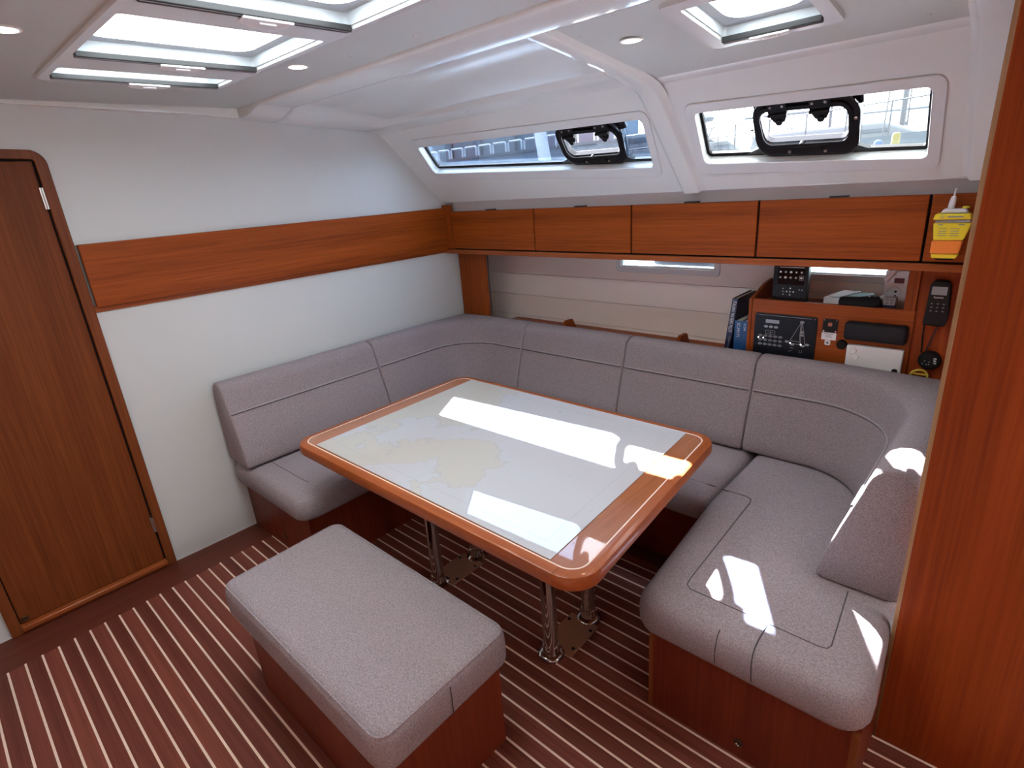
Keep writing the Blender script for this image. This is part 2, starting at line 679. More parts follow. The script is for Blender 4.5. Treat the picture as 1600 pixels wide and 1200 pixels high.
def plate(name, x0, x1, z0, z1, y, thick, mat, parent=None, r=0.004, seg=4, bevel=0.0, smooth=False):
    """rounded plate standing in an x-z plane; its face at y - thick looks at the cabin"""
    o = rounded([(x0, z0), (x1, z0), (x1, z1), (x0, z1)], r, seg)
    mb = MB()
    mb.prism([(p[0], y, p[1]) for p in o], (0, -thick, 0))
    return mb.build(name, mat, parent, bevel=bevel, smooth=smooth)


def text(name, body, loc, size, mat, parent, xdir, updir, align='LEFT', sx=1.0):
    c = bpy.data.curves.new(name, 'FONT')
    c.body = body
    c.size = size
    c.extrude = 0.0003
    c.align_x = align
    c.align_y = 'CENTER'
    c.resolution_u = 3
    c.materials.append(MATS[mat])
    o = bpy.data.objects.new(name, c)
    COL.objects.link(o)
    x = Vector(xdir).normalized()
    u = Vector(updir).normalized()
    z = x.cross(u).normalized()
    u = z.cross(x)
    p = Vector(loc) - ORG[parent.name]
    x = x * sx
    o.parent = parent
    bpy.context.view_layer.update()
    me = bpy.data.meshes.new_from_object(o.evaluated_get(bpy.context.evaluated_depsgraph_get()))
    bpy.data.objects.remove(o)
    o = bpy.data.objects.new(name, me)
    COL.objects.link(o)
    o['kind'] = 'stuff'
    o.parent = parent
    o.matrix_local = Matrix(((x.x, u.x, z.x, p.x), (x.y, u.y, z.y, p.y), (x.z, u.z, z.z, p.z), (0, 0, 0, 1)))
    ORG[o.name] = Vector(loc)
    return o


# cabin-side (coachroof) plane: y + 1.0154 z = 3.845, w outwards
NRM = Vector((0, 0.7017, 0.7125))


def side(x, z, wo_=0.0):
    return Vector((x, 3.845 - 1.0154 * z, z)) + NRM * wo_


def mside(x, z, wo_=0.0):
    p = side(x, z, wo_)
    return Vector((p.x, 1.38 - p.y, p.z))


XW = -2.733          # forward bulkhead
YB = -1.10           # opposite hull side
XA = 2.30            # aft end
ZC = 1.945           # centre ceiling
# ================================================================== STRUCTURE
# ---- cabin sole
fl = thing('floor', (0, 0, 0), 'dark brown cabin sole with pale inlay strips running along the cabin', kind='structure')
MB().box(XW, XA, YB, 2.75, -0.06, -0.012).build('subfloor', 'margin_wood', fl)
PITCH = 0.0512
pl_src = {}
strip_src = None
X0F = -2.53
k0 = -14
for k in range(k0, 38):
    yc = -0.158 + PITCH * k
    y0, y1 = yc + 0.0034, yc + PITCH - 0.0034
    xs = X0F - 0.040 * (yc - 0.3)
    var = random.choice((0, 1, 1, 2))
    key = var
    if key not in pl_src:
        pl_src[key] = (MB().box(-2.53, XA, y0, y1, -0.012, 0.0).build('plank', 'sole_plank_%d' % var, fl), y0, -2.53)
    else:
        s0, sy, sx = pl_src[key]
        twin(s0, fl, (xs - (-2.53), y0 - sy, 0))
    if strip_src is None:
        strip_src = (MB().box(-2.53, XA, yc - 0.0034, yc + 0.0034, -0.012, 0.0006).build('inlay_strip', 'inlay', fl), yc)
        strip_src[0].location = (xs + 2.53, 0, 0)
    else:
        c = twin(strip_src[0], fl, (0, yc - strip_src[1], 0))
        c.location.x = xs + 2.53
mb = MB()
mb.prism([(XW, YB, -0.012), (-2.469, YB, -0.012), (-2.62, 2.6, -0.012), (XW, 2.6, -0.012)], (0, 0, 0.011))
mb.build('margin_board', 'margin_wood', fl)

# ---- forward bulkhead (wall_left)
wl = thing('wall_left', (XW, 0.7, 0), 'white forward bulkhead with a horizontal wooden board across it', kind='structure')
mb = MB()
prof = [(YB, 0), (2.80, 0), (2.80, 1.40), (2.349, 1.473), (1.954, 1.862), (1.03, 1.921), (0.41, 1.937), (-0.4, 1.93), (-0.57, 1.862), (-0.97, 1.473), (YB, 1.40)]
big = [(YB - .1, -0.1), (2.8, -0.1), (2.8, 1.51), (2.36, 1.50), (1.97, 1.885), (1.90, 1.97), (-0.5, 1.97), (-0.60, 1.885), (-1.0, 1.50), (YB - .1, 1.50)]
mb.prism([(XW - 0.045, p[0], p[1]) for p in big], (0.030, 0, 0))
mb.build('bulkhead_core', 'white_panel', wl)
g = 0.0025
up = [(0.49, 1.452), (2.36, 1.442), (2.349, 1.473), (1.954, 1.862), (1.03, 1.921), (0.41, 1.937), (-0.4, 1.93), (-0.57, 1.862), (-0.97, 1.473), (YB, 1.44), (-0.118, 1.44), (-0.118, 1.80), (0.46, 1.80)]
mb = MB()
mb.prism([(XW - 0.015, p[0], p[1]) for p in [(YB, 1.79), (0.46, 1.765), (0.46, 1.448), (2.45, 1.442), (2.349, 1.473), (1.954, 1.862), (1.03, 1.921), (0.41, 1.937), (-0.4, 1.93), (-0.57, 1.862)]], (0.015, 0, 0))
mb.build('upper_panel', 'white_panel', wl)
mb = MB()
mb.prism([(XW - 0.015, p[0], p[1]) for p in [(0.485, 0.0), (0.866, 0.0), (0.866, 0.20), (2.50, 0.20), (2.50, 1.180), (0.485, 1.185)]], (0.015, 0, 0))
mb.build('lower_panel', 'white_panel', wl)
MB().box(XW - 0.015, XW, YB, -0.118, 0.0, 1.80).build('side_panel', 'white_panel', wl)
MB().prism([(XW - 0.012, 0.485, 1.187), (XW - 0.012, 2.46, 1.178), (XW - 0.012, 2.46, 1.212), (XW - 0.012, 0.485, 1.212)], (0.018, 0, 0)).build('rail', 'solid_trim_y', wl)
mb = MB()
mb.prism([(XW, p[0], p[1]) for p in [(0.493, 1.207), (2.36, 1.190), (2.355, 1.443), (0.493, 1.450)]], (0.026, 0, 0))
mb.build('wood_board', 'veneer_y', wl, bevel=0.003)
# ---- door in the bulkhead
d1 = thing('door_1', (XW, 0.17, 0), 'tall wooden cabin door with vertical grain and rounded frame corner', kind='structure')
fo = rounded([(-0.118, 0.0), (0.485, 0.0), (0.485, 1.787), (-0.118, 1.81)], [0, 0, 0.05, 0.05], 6)
fi = rounded([(-0.082, 0.03), (0.449, 0.03), (0.449, 1.757), (-0.082, 1.775)], [0, 0, 0.012, 0.012], 6)
MB().ring([(XW - 0.02, p[0], p[1]) for p in fo], [(XW - 0.02, p[0], p[1]) for p in fi], (0.032, 0, 0)).build('door_frame', 'solid_trim_z', d1, bevel=0.003)
MB().box(XW - 0.035, XW - 0.004, -0.079, 0.443, 0.036, 1.752).build('door_leaf', 'door_veneer', d1, bevel=0.002)
MB().box(XW - 0.0165, XW - 0.0135, -0.083, 0.4495, 0.028, 1.777).build('gap_shade_sheet', 'black_matte', d1)  # black sheet in front of the core, painted shade for the door gap
MB().box(XW - 0.01, XW + 0.022, -0.082, 0.449, 0.012, 0.034).build('threshold', 'solid_trim_y', d1, bevel=0.004)
hp = MB().box(XW - 0.004, XW + 0.004, 0.437, 0.452, 1.585, 1.66)
hp.cyl((XW + 0.005, 0.446, 1.585), (0, 0, 1), 0.005, 0.005, 0.075, 10)
hinge = hp.build('hinge', 'brushed_steel', d1)
twin(hinge, d1, (0, 0, -1.40))
lt = MB().lathe((XW - 0.004, -0.062, 0.055), (1, 0, 0), [(0.012, 0), (0.012, 0.004), (0.008, 0.005), (0.006, 0.002)], 16).build('push_latch', 'brass_dark', d1, smooth=True)

# ---- hull side behind the sofa (wall_far) with shallow planking
wf = thing('wall_far', (-1.3, 2.72, 0), 'cream hull lining in wide horizontal planks behind the shelf', kind='structure')
HW = {'window_3': (-1.69, -1.16, 1.082, 1.126), 'window_4': (-0.735, -0.378, 1.088, 1.130)}
YH = 2.70
zz = [0.0, 0.60, 0.735, 0.87, 1.005, 1.14, 1.275, 1.42]
for i in range(len(zz) - 1):
    z0, z1 = zz[i] + 0.0012, zz[i + 1] - 0.0012
    dep = 0.0
    hs = []
    for (a, b, c, d) in HW.values():
        if d > z0 and c < z1:
            hs.append((a, b, max(c, z0), min(d, z1)))
    mb = MB()
    xs = sorted({XW, 0.3} | {h[0] for h in hs} | {h[1] for h in hs})
    for x0, x1 in zip(xs, xs[1:]):
        xm = (x0 + x1) / 2
        lo = z0
        for h in hs:
            if h[0] < xm < h[1]:
                if h[2] > lo + 1e-4:
                    mb.box(x0, x1, YH, YH + 0.02, lo, h[2])
                lo = h[3]
        if z1 > lo + 1e-4:
            mb.box(x0, x1, YH, YH + 0.02, lo, z1)
    if mb.v:
        mb.build('plank', 'hull_liner', wf)
mb = MB()
for (x0, x1, z0, z1) in ((XW - .1, -1.69, 0, 1.5), (-1.16, -0.735, 0, 1.5), (-0.378, 0.3, 0, 1.5), (-1.69, -1.16, 0, 1.082), (-1.69, -1.16, 1.126, 1.5), (-0.735, -0.378, 0, 1.088), (-0.735, -0.378, 1.130, 1.5)):
    mb.box(x0, x1, YH + 0.0205, YH + 0.05, z0, z1)
mb.build('hull_shell', 'ext_white', wf)
for wname, (x0, x1, z0, z1) in HW.items():
    wi = thing(wname, ((x0 + x1) / 2, YH, z0), {'window_3': 'slim hull portlight half hidden under the lockers left of the books', 'window_4': 'slim hull portlight behind the instrument console shelf'}[wname], kind='structure')
    o = rounded([(x0 - 0.028, z0 - 0.03), (x1 + 0.028, z0 - 0.03), (x1 + 0.028, z1 + 0.03), (x0 - 0.028, z1 + 0.03)], 0.02, 4)
    i_ = rounded([(x0, z0), (x1, z0), (x1, z1), (x0, z1)], 0.01, 4)
    MB().ring([(p[0], YH, p[1]) for p in o], [(p[0], YH, p[1]) for p in i_], (0, -0.010, 0)).build('frame', 'gelcoat_frame', wi, bevel=0.003)
    MB().ring([(p[0], YH, p[1]) for p in i_], [(p[0] , YH, p[1]) for p in offset(ccw(i_), 0.006)], (0, 0.052, 0)).build('reveal', 'gelcoat_frame', wi)
    MB().box(x0, x1, YH + 0.030, YH + 0.036, z0, z1).build('pane', 'hull_glass', wi)
    portal('daylight_portal', [(x0, YH + 0.06, z0), (x1, YH + 0.06, z0), (x1, YH + 0.06, z1), (x0, YH + 0.06, z1)])

# ---- coachroof side with the two long windows
cs = thing('wall_coachroof', (-1.3, 2.2, 1.47), 'sloping glossy white coachroof side around the windows', kind='structure')
W1 = [(-2.563, 1.640), (-1.245, 1.577), (-1.202, 1.749), (-2.521, 1.769)]
W2 = [(-1.025, 1.575), (-0.315, 1.538), (-0.302, 1.725), (-0.993, 1.743)]
w1o = rounded(W1, 0.016, 5)
w2o = rounded(W2, 0.016, 5)
mb = MB()
sheet_with_holes(mb, [(XW - 0.02, 1.474), (0.32, 1.464), (0.32, 1.84), (XW - 0.02, 1.875)], [w1o, w2o], side, 0.04)
mb.build('side_shell', 'gelcoat', cs)
MB().box(XW - 0.1, 0.36, 2.40, 2.86, 1.500, 1.53).build('side_deck', 'gelcoat', cs)
# bottom lip and recessed strip over the lockers
mb = MB()
mb.prism([(XW - 0.01, 2.349, 1.474), (XW - 0.01, 2.46, 1.474), (XW - 0.01, 2.46, 1.50), (XW - 0.01, 2.37, 1.51)], (3.05, 0, -0.008))
mb.build('bottom_lip', 'gelcoat', cs, bevel=0.006)
MB().box(XW - 0.01, 0.3, 2.385, 2.42, 1.395, 1.50).build('liner_strip', 'liner_strip', cs)
for i, (wp, wout, fr, ports) in enumerate(((W1, w1o, [(-2.60, 1.606), (-1.222, 1.537), (-1.165, 1.774), (-2.548, 1.806)], (-1.679, -1.643, -1.370, -1.303)),
                                          (W2, w2o, [(-1.065, 1.538), (-0.283, 1.502), (-0.266, 1.750), (-1.024, 1.772)], (-0.831, -0.806, -0.505, -0.479)))):
    wi = thing('window_%d' % (i + 1), tuple(side(wp[0][0], wp[0][1])), ('long slanted cabin window with blue grey view, nearer the white bulkhead', 'long slanted cabin window with marina view, nearer the wooden partition')[i], kind='structure')
    fo = rounded(fr, 0.03, 5)
    mb = MB()
    mb.ring([side(u, v, -0.007) for u, v in fo], [side(u, v, -0.007) for u, v in w1o] if i == 0 else [side(u, v, -0.007) for u, v in w2o], NRM * 0.008)
    mb.build('frame', 'gelcoat_frame', wi, bevel=0.003)
    # dark gasket on the outside edge and the pane
    inn = offset(ccw(wout), 0.011)
    MB().ring([side(u, v, 0.030) for u, v in ccw(wout)], [side(u, v, 0.030) for u, v in inn], NRM * 0.012).build('gasket', 'black_matte', wi)
    bl, tl, br, tr = ports

    def edge(x, a, b):
        t = (x - a[0]) / (b[0] - a[0])
        return a[1] + (b[1] - a[1]) * t
    zb = lambda x: edge(x, wp[0], wp[1])
    zt = lambda x: edge(x, wp[3], wp[2])
    # black opening port, flared into the window's edges
    lx = (bl + tl) / 2
    rx = (br + tr) / 2
    po = rounded([(bl - 0.0, zb(bl) + 0.004), (br, zb(br) + 0.004), (tr + 0.0, zt(tr) - 0.004), (tl, zt(tl) - 0.004)], [0.05, 0.05, 0.05, 0.05], 6)
    if i == 0:
        pin = [(-1.636, 1.639), (-1.376, 1.634), (-1.348, 1.716), (-1.615, 1.724)]
    else:
        pin = [(-0.789, 1.612), (-0.530, 1.603), (-0.520, 1.697), (-0.784, 1.708)]
    pi = rounded(pin, 0.024, 6)
    pane_holes = [ccw(po)]
    mb = MB()
    sheet_with_holes(mb, wp, pane_holes, lambda u, v, w_: side(u, v, 0.034 + w_), 0.004)
    mb.build('pane', ('window_glass', 'window_glass_clear')[i], wi)
    mb = MB()
    mb.ring([side(u, v, 0.012) for u, v in po], [side(u, v, 0.012) for u, v in pi], NRM * 0.032)
    pf = mb.build('port_frame', 'black_gloss', wi, bevel=0.005)
    # flares joining the port to the top and bottom gasket
    mb = MB()
    for (cx, sgn) in ((bl, 1), (br, -1)):
        mb.prism([side(cx - 0.05 * sgn, zb(cx - 0.05 * sgn) + 0.003, 0.028), side(cx + 0.07 * sgn, zb(cx + 0.07 * sgn) + 0.003, 0.028), side(cx + 0.03 * sgn, zb(cx) + 0.045, 0.028), side(cx + 0.004 * sgn, zb(cx) + 0.022, 0.028)], NRM * 0.014)
    for (cx, sgn) in ((tl, 1), (tr, -1)):
        mb.prism([side(cx - 0.002 * sgn, zt(cx) - 0.003, 0.028), side(cx + 0.07 * sgn, zt(cx + 0.07 * sgn) - 0.003, 0.028), side(cx + 0.03 * sgn, zt(cx) - 0.045, 0.028), side(cx + 0.001 * sgn, zt(cx) - 0.04, 0.028)], NRM * 0.014)
    mb.build('flare', 'black_gloss', wi)
    mb = MB()
    mid = rounded(pin, 0.024, 6)
    mb.ring([side(u, v, 0.006) for u, v in offset(ccw(pi), -0.014)], [side(u, v, 0.006) for u, v in offset(ccw(pi), -0.003)], NRM * 0.01)
    mb.build('port_seal', 'black_plastic', pf)
    MB().prism([side(u, v, 0.030) for u, v in offset(ccw(pi), -0.002)], NRM * 0.004).build('port_pane', 'port_glass', wi)
    # two hinges with screws, latch, frame screws
    ctop = [pin[3][0] + 0.045, pin[2][0] - 0.055] if i == 0 else [pin[3][0] + 0.062, pin[2][0] - 0.075]
    hw_ = 0.030
    for hx in ctop:
        z = zt(hx) + 0.002
        mb = MB()
        mb.prism([side(hx - hw_, z, 0.0), side(hx + hw_, z, 0.0), side(hx + hw_, z - 0.036, 0.0), side(hx + hw_ * 0.55, z - 0.058, 0.0), side(hx - hw_ * 0.55, z - 0.058, 0.0), side(hx - hw_, z - 0.036, 0.0)], NRM * 0.014)
        mb.tube([side(hx - hw_, z - 0.034, -0.004), side(hx + hw_, z - 0.034, -0.004)], 0.006, 8)
        mb.cyl(side(hx, z - 0.056, 0.014), -NRM, 0.013, 0.011, 0.020, 14)
        hg = mb.build('port_hinge', 'black_plastic', wi, bevel=0.001)
        for sxx in (-0.019, 0.019):
            MB().lathe(side(hx + sxx, z - 0.013, 0.0), -NRM, [(0.0055, 0), (0.005, 0.002), (0.002, 0.0025)], 10).build('screw', 'steel', hg, smooth=True)
    bx = [(pin[0][0] * 0.72 + pin[1][0] * 0.28), (pin[0][0] * 0.28 + pin[1][0] * 0.72)]
    for sx_ in bx:
        MB().lathe(side(sx_, zb(sx_) + 0.020, 0.012), -NRM, [(0.006, 0), (0.0055, 0.002), (0.002, 0.003)], 10).build('screw', 'steel', wi, smooth=True)
    for (sx_, sz_) in (((bl + pin[0][0]) / 2 - 0.012, (pin[0][1] + pin[3][1]) / 2), ((br + pin[1][0]) / 2 + 0.016, (pin[1][1] + pin[2][1]) / 2 + 0.01)):
        MB().lathe(side(sx_, sz_, 0.012), -NRM, [(0.006, 0), (0.0055, 0.002), (0.002, 0.003)], 10).build('screw', 'steel', wi, smooth=True)
    mx_ = (pin[0][0] + pin[1][0]) / 2
    mb = MB()
    lz = pin[0][1] - 0.018
    mb.prism([side(mx_ - 0.045, lz - 0.012, 0.004), side(mx_ + 0.045, lz - 0.014, 0.004), side(mx_ + 0.045, lz + 0.002, 0.004), side(mx_ - 0.045, lz + 0.004, 0.004)], NRM * 0.008)
    mb.cyl(side(mx_ - 0.01, lz + 0.012, 0.012), -NRM, 0.008, 0.007, 0.014, 12)
    mb.build('latch_handle', 'black_plastic', wi, bevel=0.002)
    portal('daylight_portal', [side(wp[0][0], (wp[0][1] + wp[1][1]) / 2, 0.06), side(wp[1][0], (wp[0][1] + wp[1][1]) / 2, 0.06), side(wp[1][0], wp[2][1], 0.06), side(wp[0][0], wp[2][1], 0.06)])

# ---- ceiling
ce = thing('ceiling', (-1.3, 0.9, ZC), 'white headliner with stepped mouldings, ribs and roof hatches', kind='structure')
HQ = (-2.185, -2.045)
HP = (-1.885, -1.470)
HR = (-1.355, -0.86)
HY = (0.455, 0.925)
mb = MB()
holes = [rounded([(a, HY[0]), (b, HY[0]), (b, HY[1]), (a, HY[1])], 0.012, 3) for a, b in (HQ, HP, HR)]
AFT = []
holes += [[(a, c), (b, c), (b, d), (a, d)] for a, b, c, d in AFT]
for a, b, c, d in AFT:
    portal('daylight_portal', [(a, c, ZC + 0.06), (b, c, ZC + 0.06), (b, d, ZC + 0.06), (a, d, ZC + 0.06)])
sheet_with_holes(mb, [(XW - 0.02, -0.46), (XA + 0.05, -0.46), (XA + 0.05, 1.2055), (XW - 0.02, 1.2055)], holes, lambda u, v, w_: Vector((u, v, ZC + w_)), 0.03)
mb.build('headliner', 'ceiling_panel', ce)


def extrude_x(mb, prof_, x0, x1, up_):
    """profile (y, z) strip with thickness up_, drawn along x"""
    n = len(prof_)
    vs = []
    for x in (x0, x1):
        for y, z in prof_:
            vs.append((x, y, z))
        for y, z in prof_:
            vs.append((x, y, z + up_))
    fs = []
    m = 2 * n
    for i in range(n - 1):
        fs += [(i, i + 1, m + i + 1, m + i), (n + i, m + n + i, m + n + i + 1, n + i + 1)]
        fs += [(i, n + i, n + i + 1, i + 1), (m + i, m + i + 1, m + n + i + 1, m + n + i)]
    fs += [(0, m, m + n, n), (n - 1, 2 * n - 1, m + 2 * n - 1, m + n - 1)]
    return mb.add(vs, fs)


BEAM = [(1.2055, ZC), (1.208, 1.939), (1.213, 1.9335), (1.222, 1.9315), (1.300, 1.9265), (1.345, 1.924), (1.356, 1.9245), (1.362, 1.928), (1.364, 1.936), (1.364, 1.955)]
extrude_x(MB(), BEAM, -2.47, XA, 0.02).build('ceiling_beam', 'gelcoat', ce, smooth=50)
LBAY = [(1.364, 1.950), (1.40, 1.944), (1.50, 1.937), (1.555, 1.9325), (1.570, 1.930), (1.825, 1.893), (1.838, 1.889), (1.848, 1.882), (1.858, 1.874), (1.868, 1.870), (1.885, 1.867), (1.960, 1.8535), (1.972, 1.848), (1.985, 1.8365)]
extrude_x(MB(), LBAY, -2.50, -1.12, 0.02).build('stepped_panel', 'gelcoat', ce, smooth=50)


def rbz(y):
    return 1.93 - 0.15 * (y - 1.423)


RB = [(1.355, rbz(1.355)), (1.93, rbz(1.93))]
H3 = (-0.745, -0.49, 1.455, 1.715)
mb = MB()
sheet_with_holes(mb, [(-1.14, 1.355), (0.32, 1.355), (0.32, 1.932), (-1.14, 1.932)], [rounded([(H3[0], H3[2]), (H3[1], H3[2]), (H3[1], H3[3]), (H3[0], H3[3])], 0.012, 3)],
                 lambda u, v, w_: Vector((u, v, rbz(v) + w_)), 0.025)
mb.build('bay_panel', 'ceiling_panel', ce)
RLIP = [(1.928, rbz(1.932) + 0.004), (1.932, 1.851), (1.940, 1.846), (1.985, 1.838), (1.996, 1.834), (2.003, 1.828), (2.012, 1.816)]
extrude_x(MB(), RLIP, -1.14, 0.32, 0.03).build('bay_lip', 'gelcoat', ce, smooth=50)


def rib(name, x0, x1, line, drop, fil=0.02):
    """transverse rib: a rounded band following the roof line (y, z), standing drop below it"""
    n = len(line)
    cross = [(x0 - fil, 0.0), (x0 - fil * 0.35, 0.25), (x0, 0.85), (x0 + 0.006, 1.0), (x1 - 0.006, 1.0), (x1, 0.85), (x1 + fil * 0.35, 0.25), (x1 + fil, 0.0)]
    vs, fs = [], []
    for i, (y, z) in enumerate(line):
        a = Vector(line[max(i - 1, 0)])
        b = Vector(line[min(i + 1, n - 1)])
        t = (b - a).normalized()
        nn = Vector((-t.y, t.x))
        if nn.y > 0:
            nn = -nn
        for x, q in cross:
            vs.append((x, y + nn.x * drop * q, z + nn.y * drop * q))
    m = len(cross)
    for i in range(n - 1):
        for k in range(m - 1):
            fs.append((i * m + k, i * m + k + 1, (i + 1) * m + k + 1, (i + 1) * m + k))
    return MB().add(vs, fs).build(name, 'gelcoat', ce, smooth=60)


RL = [(1.352, 1.944), (1.50, 1.9225), (1.70, 1.892), (1.82, 1.872), (1.90, 1.856), (1.95, 1.842), (1.985, 1.824), (2.015, 1.80), (2.06, 1.757), (2.20, 1.62), (2.30, 1.522), (2.349, 1.474)]
rib('ceiling_rib', -1.155, -1.085, RL, 0.020)
rib('ceiling_rib', -0.205, 0.10, RL, 0.022)


def zbulk(y):
    pts_ = [(0.41, 1.937), (1.03, 1.921), (1.954, 1.862), (2.1, 1.716)]
    for (a, za), (b, zb_) in zip(pts_, pts_[1:]):
        if y <= b:
            return za + (zb_ - za) * (y - a) / (b - a)


def loft_end(name, prof_, x_in):
    """moulding blends into the flange along the bulkhead"""
    vs, fs = [], []
    m = len(prof_)
    steps = [(x_in, 0.0), (x_in - 0.03, 0.10), (x_in - 0.07, 0.38), (x_in - 0.11, 0.75), (x_in - 0.15, 0.95), (XW - 0.01, 1.0)]
    for x, q_ in steps:
        for k, (y, z) in enumerate(prof_):
            vs.append((x, y, z + (min(z, zbulk(y) - 0.004) - z) * (q_ if k else 0)))
    for i in range(len(steps) - 1):
        for k in range(m - 1):
            fs.append((i * m + k, i * m + k + 1, (i + 1) * m + k + 1, (i + 1) * m + k))
    MB().add(vs, fs).build(name, 'gelcoat', ce, smooth=60)


loft_end('moulding_end', BEAM[:-1] + LBAY[1:], -2.47)
# cove over the bulkhead panel
mb = MB()
mb.prism([(XW - 0.01, y, z) for y, z in [(-0.46, 1.927), (0.41, 1.934), (1.03, 1.918), (1.215, 1.906), (1.215, ZC + 0.005), (-0.46, ZC + 0.005)]], (0.05, 0, 0))
mb.build('cove', 'gelcoat', ce, bevel=0.002)
# small cover screws in the mouldings
sc0 = None
for (x, y) in ((-1.96, 1.90), (-1.62, 1.91), (-1.33, 1.91), (-2.2, 1.91)):
    z = 1.8645 - (y - 1.90) * 0.18
    if sc0 is None:
        sc0 = MB().lathe((x, y, z + 0.002), (0, 0, -1), [(0.006, 0), (0.005, 0.003), (0.002, 0.004)], 10).build('cover_screw', 'gelcoat_frame', ce, smooth=True)
        s_at = Vector((x, y, z + 0.002))
    else:
        twin(sc0, ce, Vector((x, y, z + 0.002)) - s_at)
for (x, y, z) in ((-1.05, 1.47, rbz(1.47)), (-0.87, 1.87, rbz(1.87)), (-0.30, 1.86, rbz(1.86)), (-1.62, 1.10, ZC), (-1.35, 1.13, ZC)):
    twin(sc0, ce, Vector((x, y, z + 0.001)) - s_at)

# ---- partition on the right, aft and opposite sides
wr = thing('wall_right', (0.9, 1.5, 0), 'reddish brown wooden partition with vertical grain and pale edge', kind='structure')
MB().box(-0.104, XA, 1.487, 1.515, 0.0, 2.02).build('veneer_sheet', 'partition_veneer', wr)
MB().prism([(-0.113, 1.490, 0.0), (-0.104, 1.4865, 0.0), (-0.104, 1.516, 0.0), (-0.113, 1.513, 0.0)], (0, 0, 2.02)).build('edge_strip', 'pale_edge', wr)
MB().box(0.30, 0.33, 1.50, 2.8, 0.0, 2.05).build('end_panel', 'white_panel', wr)
wk = thing('wall_back', (0, YB, 0), 'wooden galley side behind the camera with a slim cabin window', kind='structure')
MB().box(XW - .05, XA + .05, YB - 0.04, YB, 0, 1.474).build('hull_side', 'veneer_x', wk)
MB().box(XW - .05, XA + .05, YB - 0.04, -0.96, 1.44, 1.475).build('ledge', 'gelcoat', wk)
mb = MB()
BW = [[(-2.2, 1.64), (-1.5, 1.64), (-1.5, 1.72), (-2.2, 1.72)]]
sheet_with_holes(mb, [(XW - .05, 1.46), (XA + .05, 1.46), (XA + .05, 1.95), (XW - .05, 1.95)], BW, mside, 0.04)
mb.build('side_shell', 'gelcoat', wk)
mb = MB()
for q in BW:
    mb.prism([mside(u, v, 0.03) for u, v in q], (0, -0.003, 0.003))
mb.build('pane', 'window_glass_clear', wk)
for q in BW:
    portal('daylight_portal', [mside(u, v, 0.06) for u, v in q])
wa = thing('wall_aft', (XA, 0.2, 0), 'wooden aft bulkhead with open companionway', kind='structure')
mb = MB()
for (y0, y1, z0, z1) in ((YB - .05, 0.0, 0, 2.05), (0.65, 1.52, 0, 2.05), (0.0, 0.65, 0, 1.40)):
    mb.box(XA, XA + 0.04, y0, y1, z0, z1)
mb.build('aft_panel', 'veneer_z', wa)
portal('daylight_portal', [(XA + 0.05, 0.0, 1.40), (XA + 0.05, 0.65, 1.40), (XA + 0.05, 0.65, ZC), (XA + 0.05, 0.0, ZC)])

# ================================================================== ROOF HATCHES
def hatch(name, label, x0, x1, y0, y1, zf, holes_, frame, well=0.026):
    h = thing(name, ((x0 + x1) / 2, (y0 + y1) / 2, zf((y0 + y1) / 2)), label, 'hatch', group='roof hatches')
    mb = MB()
    hl = [rounded([(a, c), (b, c), (b, d), (a, d)], 0.010, 3) for a, b, c, d in holes_]
    sheet_with_holes(mb, rounded([(x0, y0), (x1, y0), (x1, y1), (x0, y1)], 0.02, 4), hl, lambda u, v, w_: Vector((u, v, zf(v) - 0.011 + w_)), 0.011)
    mb.build('frame', frame, h, bevel=0.003)
    for a, b, c, d in holes_:
        # white coaming up through the deck, narrower rounded lid opening on top
        e = 0.004
        o = rounded([(a + e, c + e), (b - e, c + e), (b - e, d - e), (a + e, d - e)], 0.012, 4)
        ix = min(0.030, (b - a) * 0.12)
        t = rounded([(a + ix, c + 0.028), (b - ix, c + 0.028), (b - ix, d - 0.028), (a + ix, d - 0.028)], min(0.05, (b - a) * 0.3), 4)
        n = len(o)
        zt_ = [zf(p[1]) + well for p in o]
        vs = [(p[0], p[1], zf(p[1]) - 0.002) for p in o] + [(p[0], p[1], zf(p[1]) + well) for p in o] + [(p[0], p[1], zf(p[1]) + well + 0.005) for p in t]
        fs = []
        for i in range(n):
            j = (i + 1) % n
            fs += [(i, j, n + j, n + i), (n + i, n + j, 2 * n + j, 2 * n + i)]
        MB().add(vs, fs).build('coaming', 'coaming_grey', h, smooth=40)
        MB().prism([(p[0], p[1], zf(p[1]) + well + 0.012) for p in offset(ccw(t), -0.02)], (0, 0, 0.008)).build('lid_pane', 'hatch_glass', h)
        portal('daylight_portal', [(a, c, zf(c) + well + 0.06), (b, c, zf(c) + well + 0.06), (b, d, zf(d) + well + 0.06), (a, d, zf(d) + well + 0.06)])
    return h


def blind_x(h, xr, y0, y1, z):
    """blind cassette along y with half-round pull"""
    MB().box(xr - 0.014, xr + 0.010, y0, y1, z - 0.017, z - 0.003).build('blind_rail', 'dark_rail', h, bevel=0.002)
    MB().box(xr + 0.002, xr + 0.0045, y0, y1, z - 0.018, z - 0.002).build('blind_bar', 'grey_plastic', h)
    ym = (y0 + y1) / 2 + 0.02
    R_ = 0.058
    pts = [(xr + 0.012, ym - R_, z - 0.018), (xr + 0.012, ym + R_, z - 0.018)]
    for k in range(1, 12):
        an = math.pi * k / 12
        pts.append((xr - 0.008 - 0.044 * math.sin(an), ym + R_ * math.cos(an), z - 0.018))
    p = MB().prism(pts, (0, 0, -0.005)).build('pull_tab', 'white_plastic', h, bevel=0.002)
    MB().box(xr - 0.006, xr + 0.002, ym - 0.02, ym + 0.02, z - 0.028, z - 0.022).build('pull_grip', 'blind_white', p, bevel=0.002)


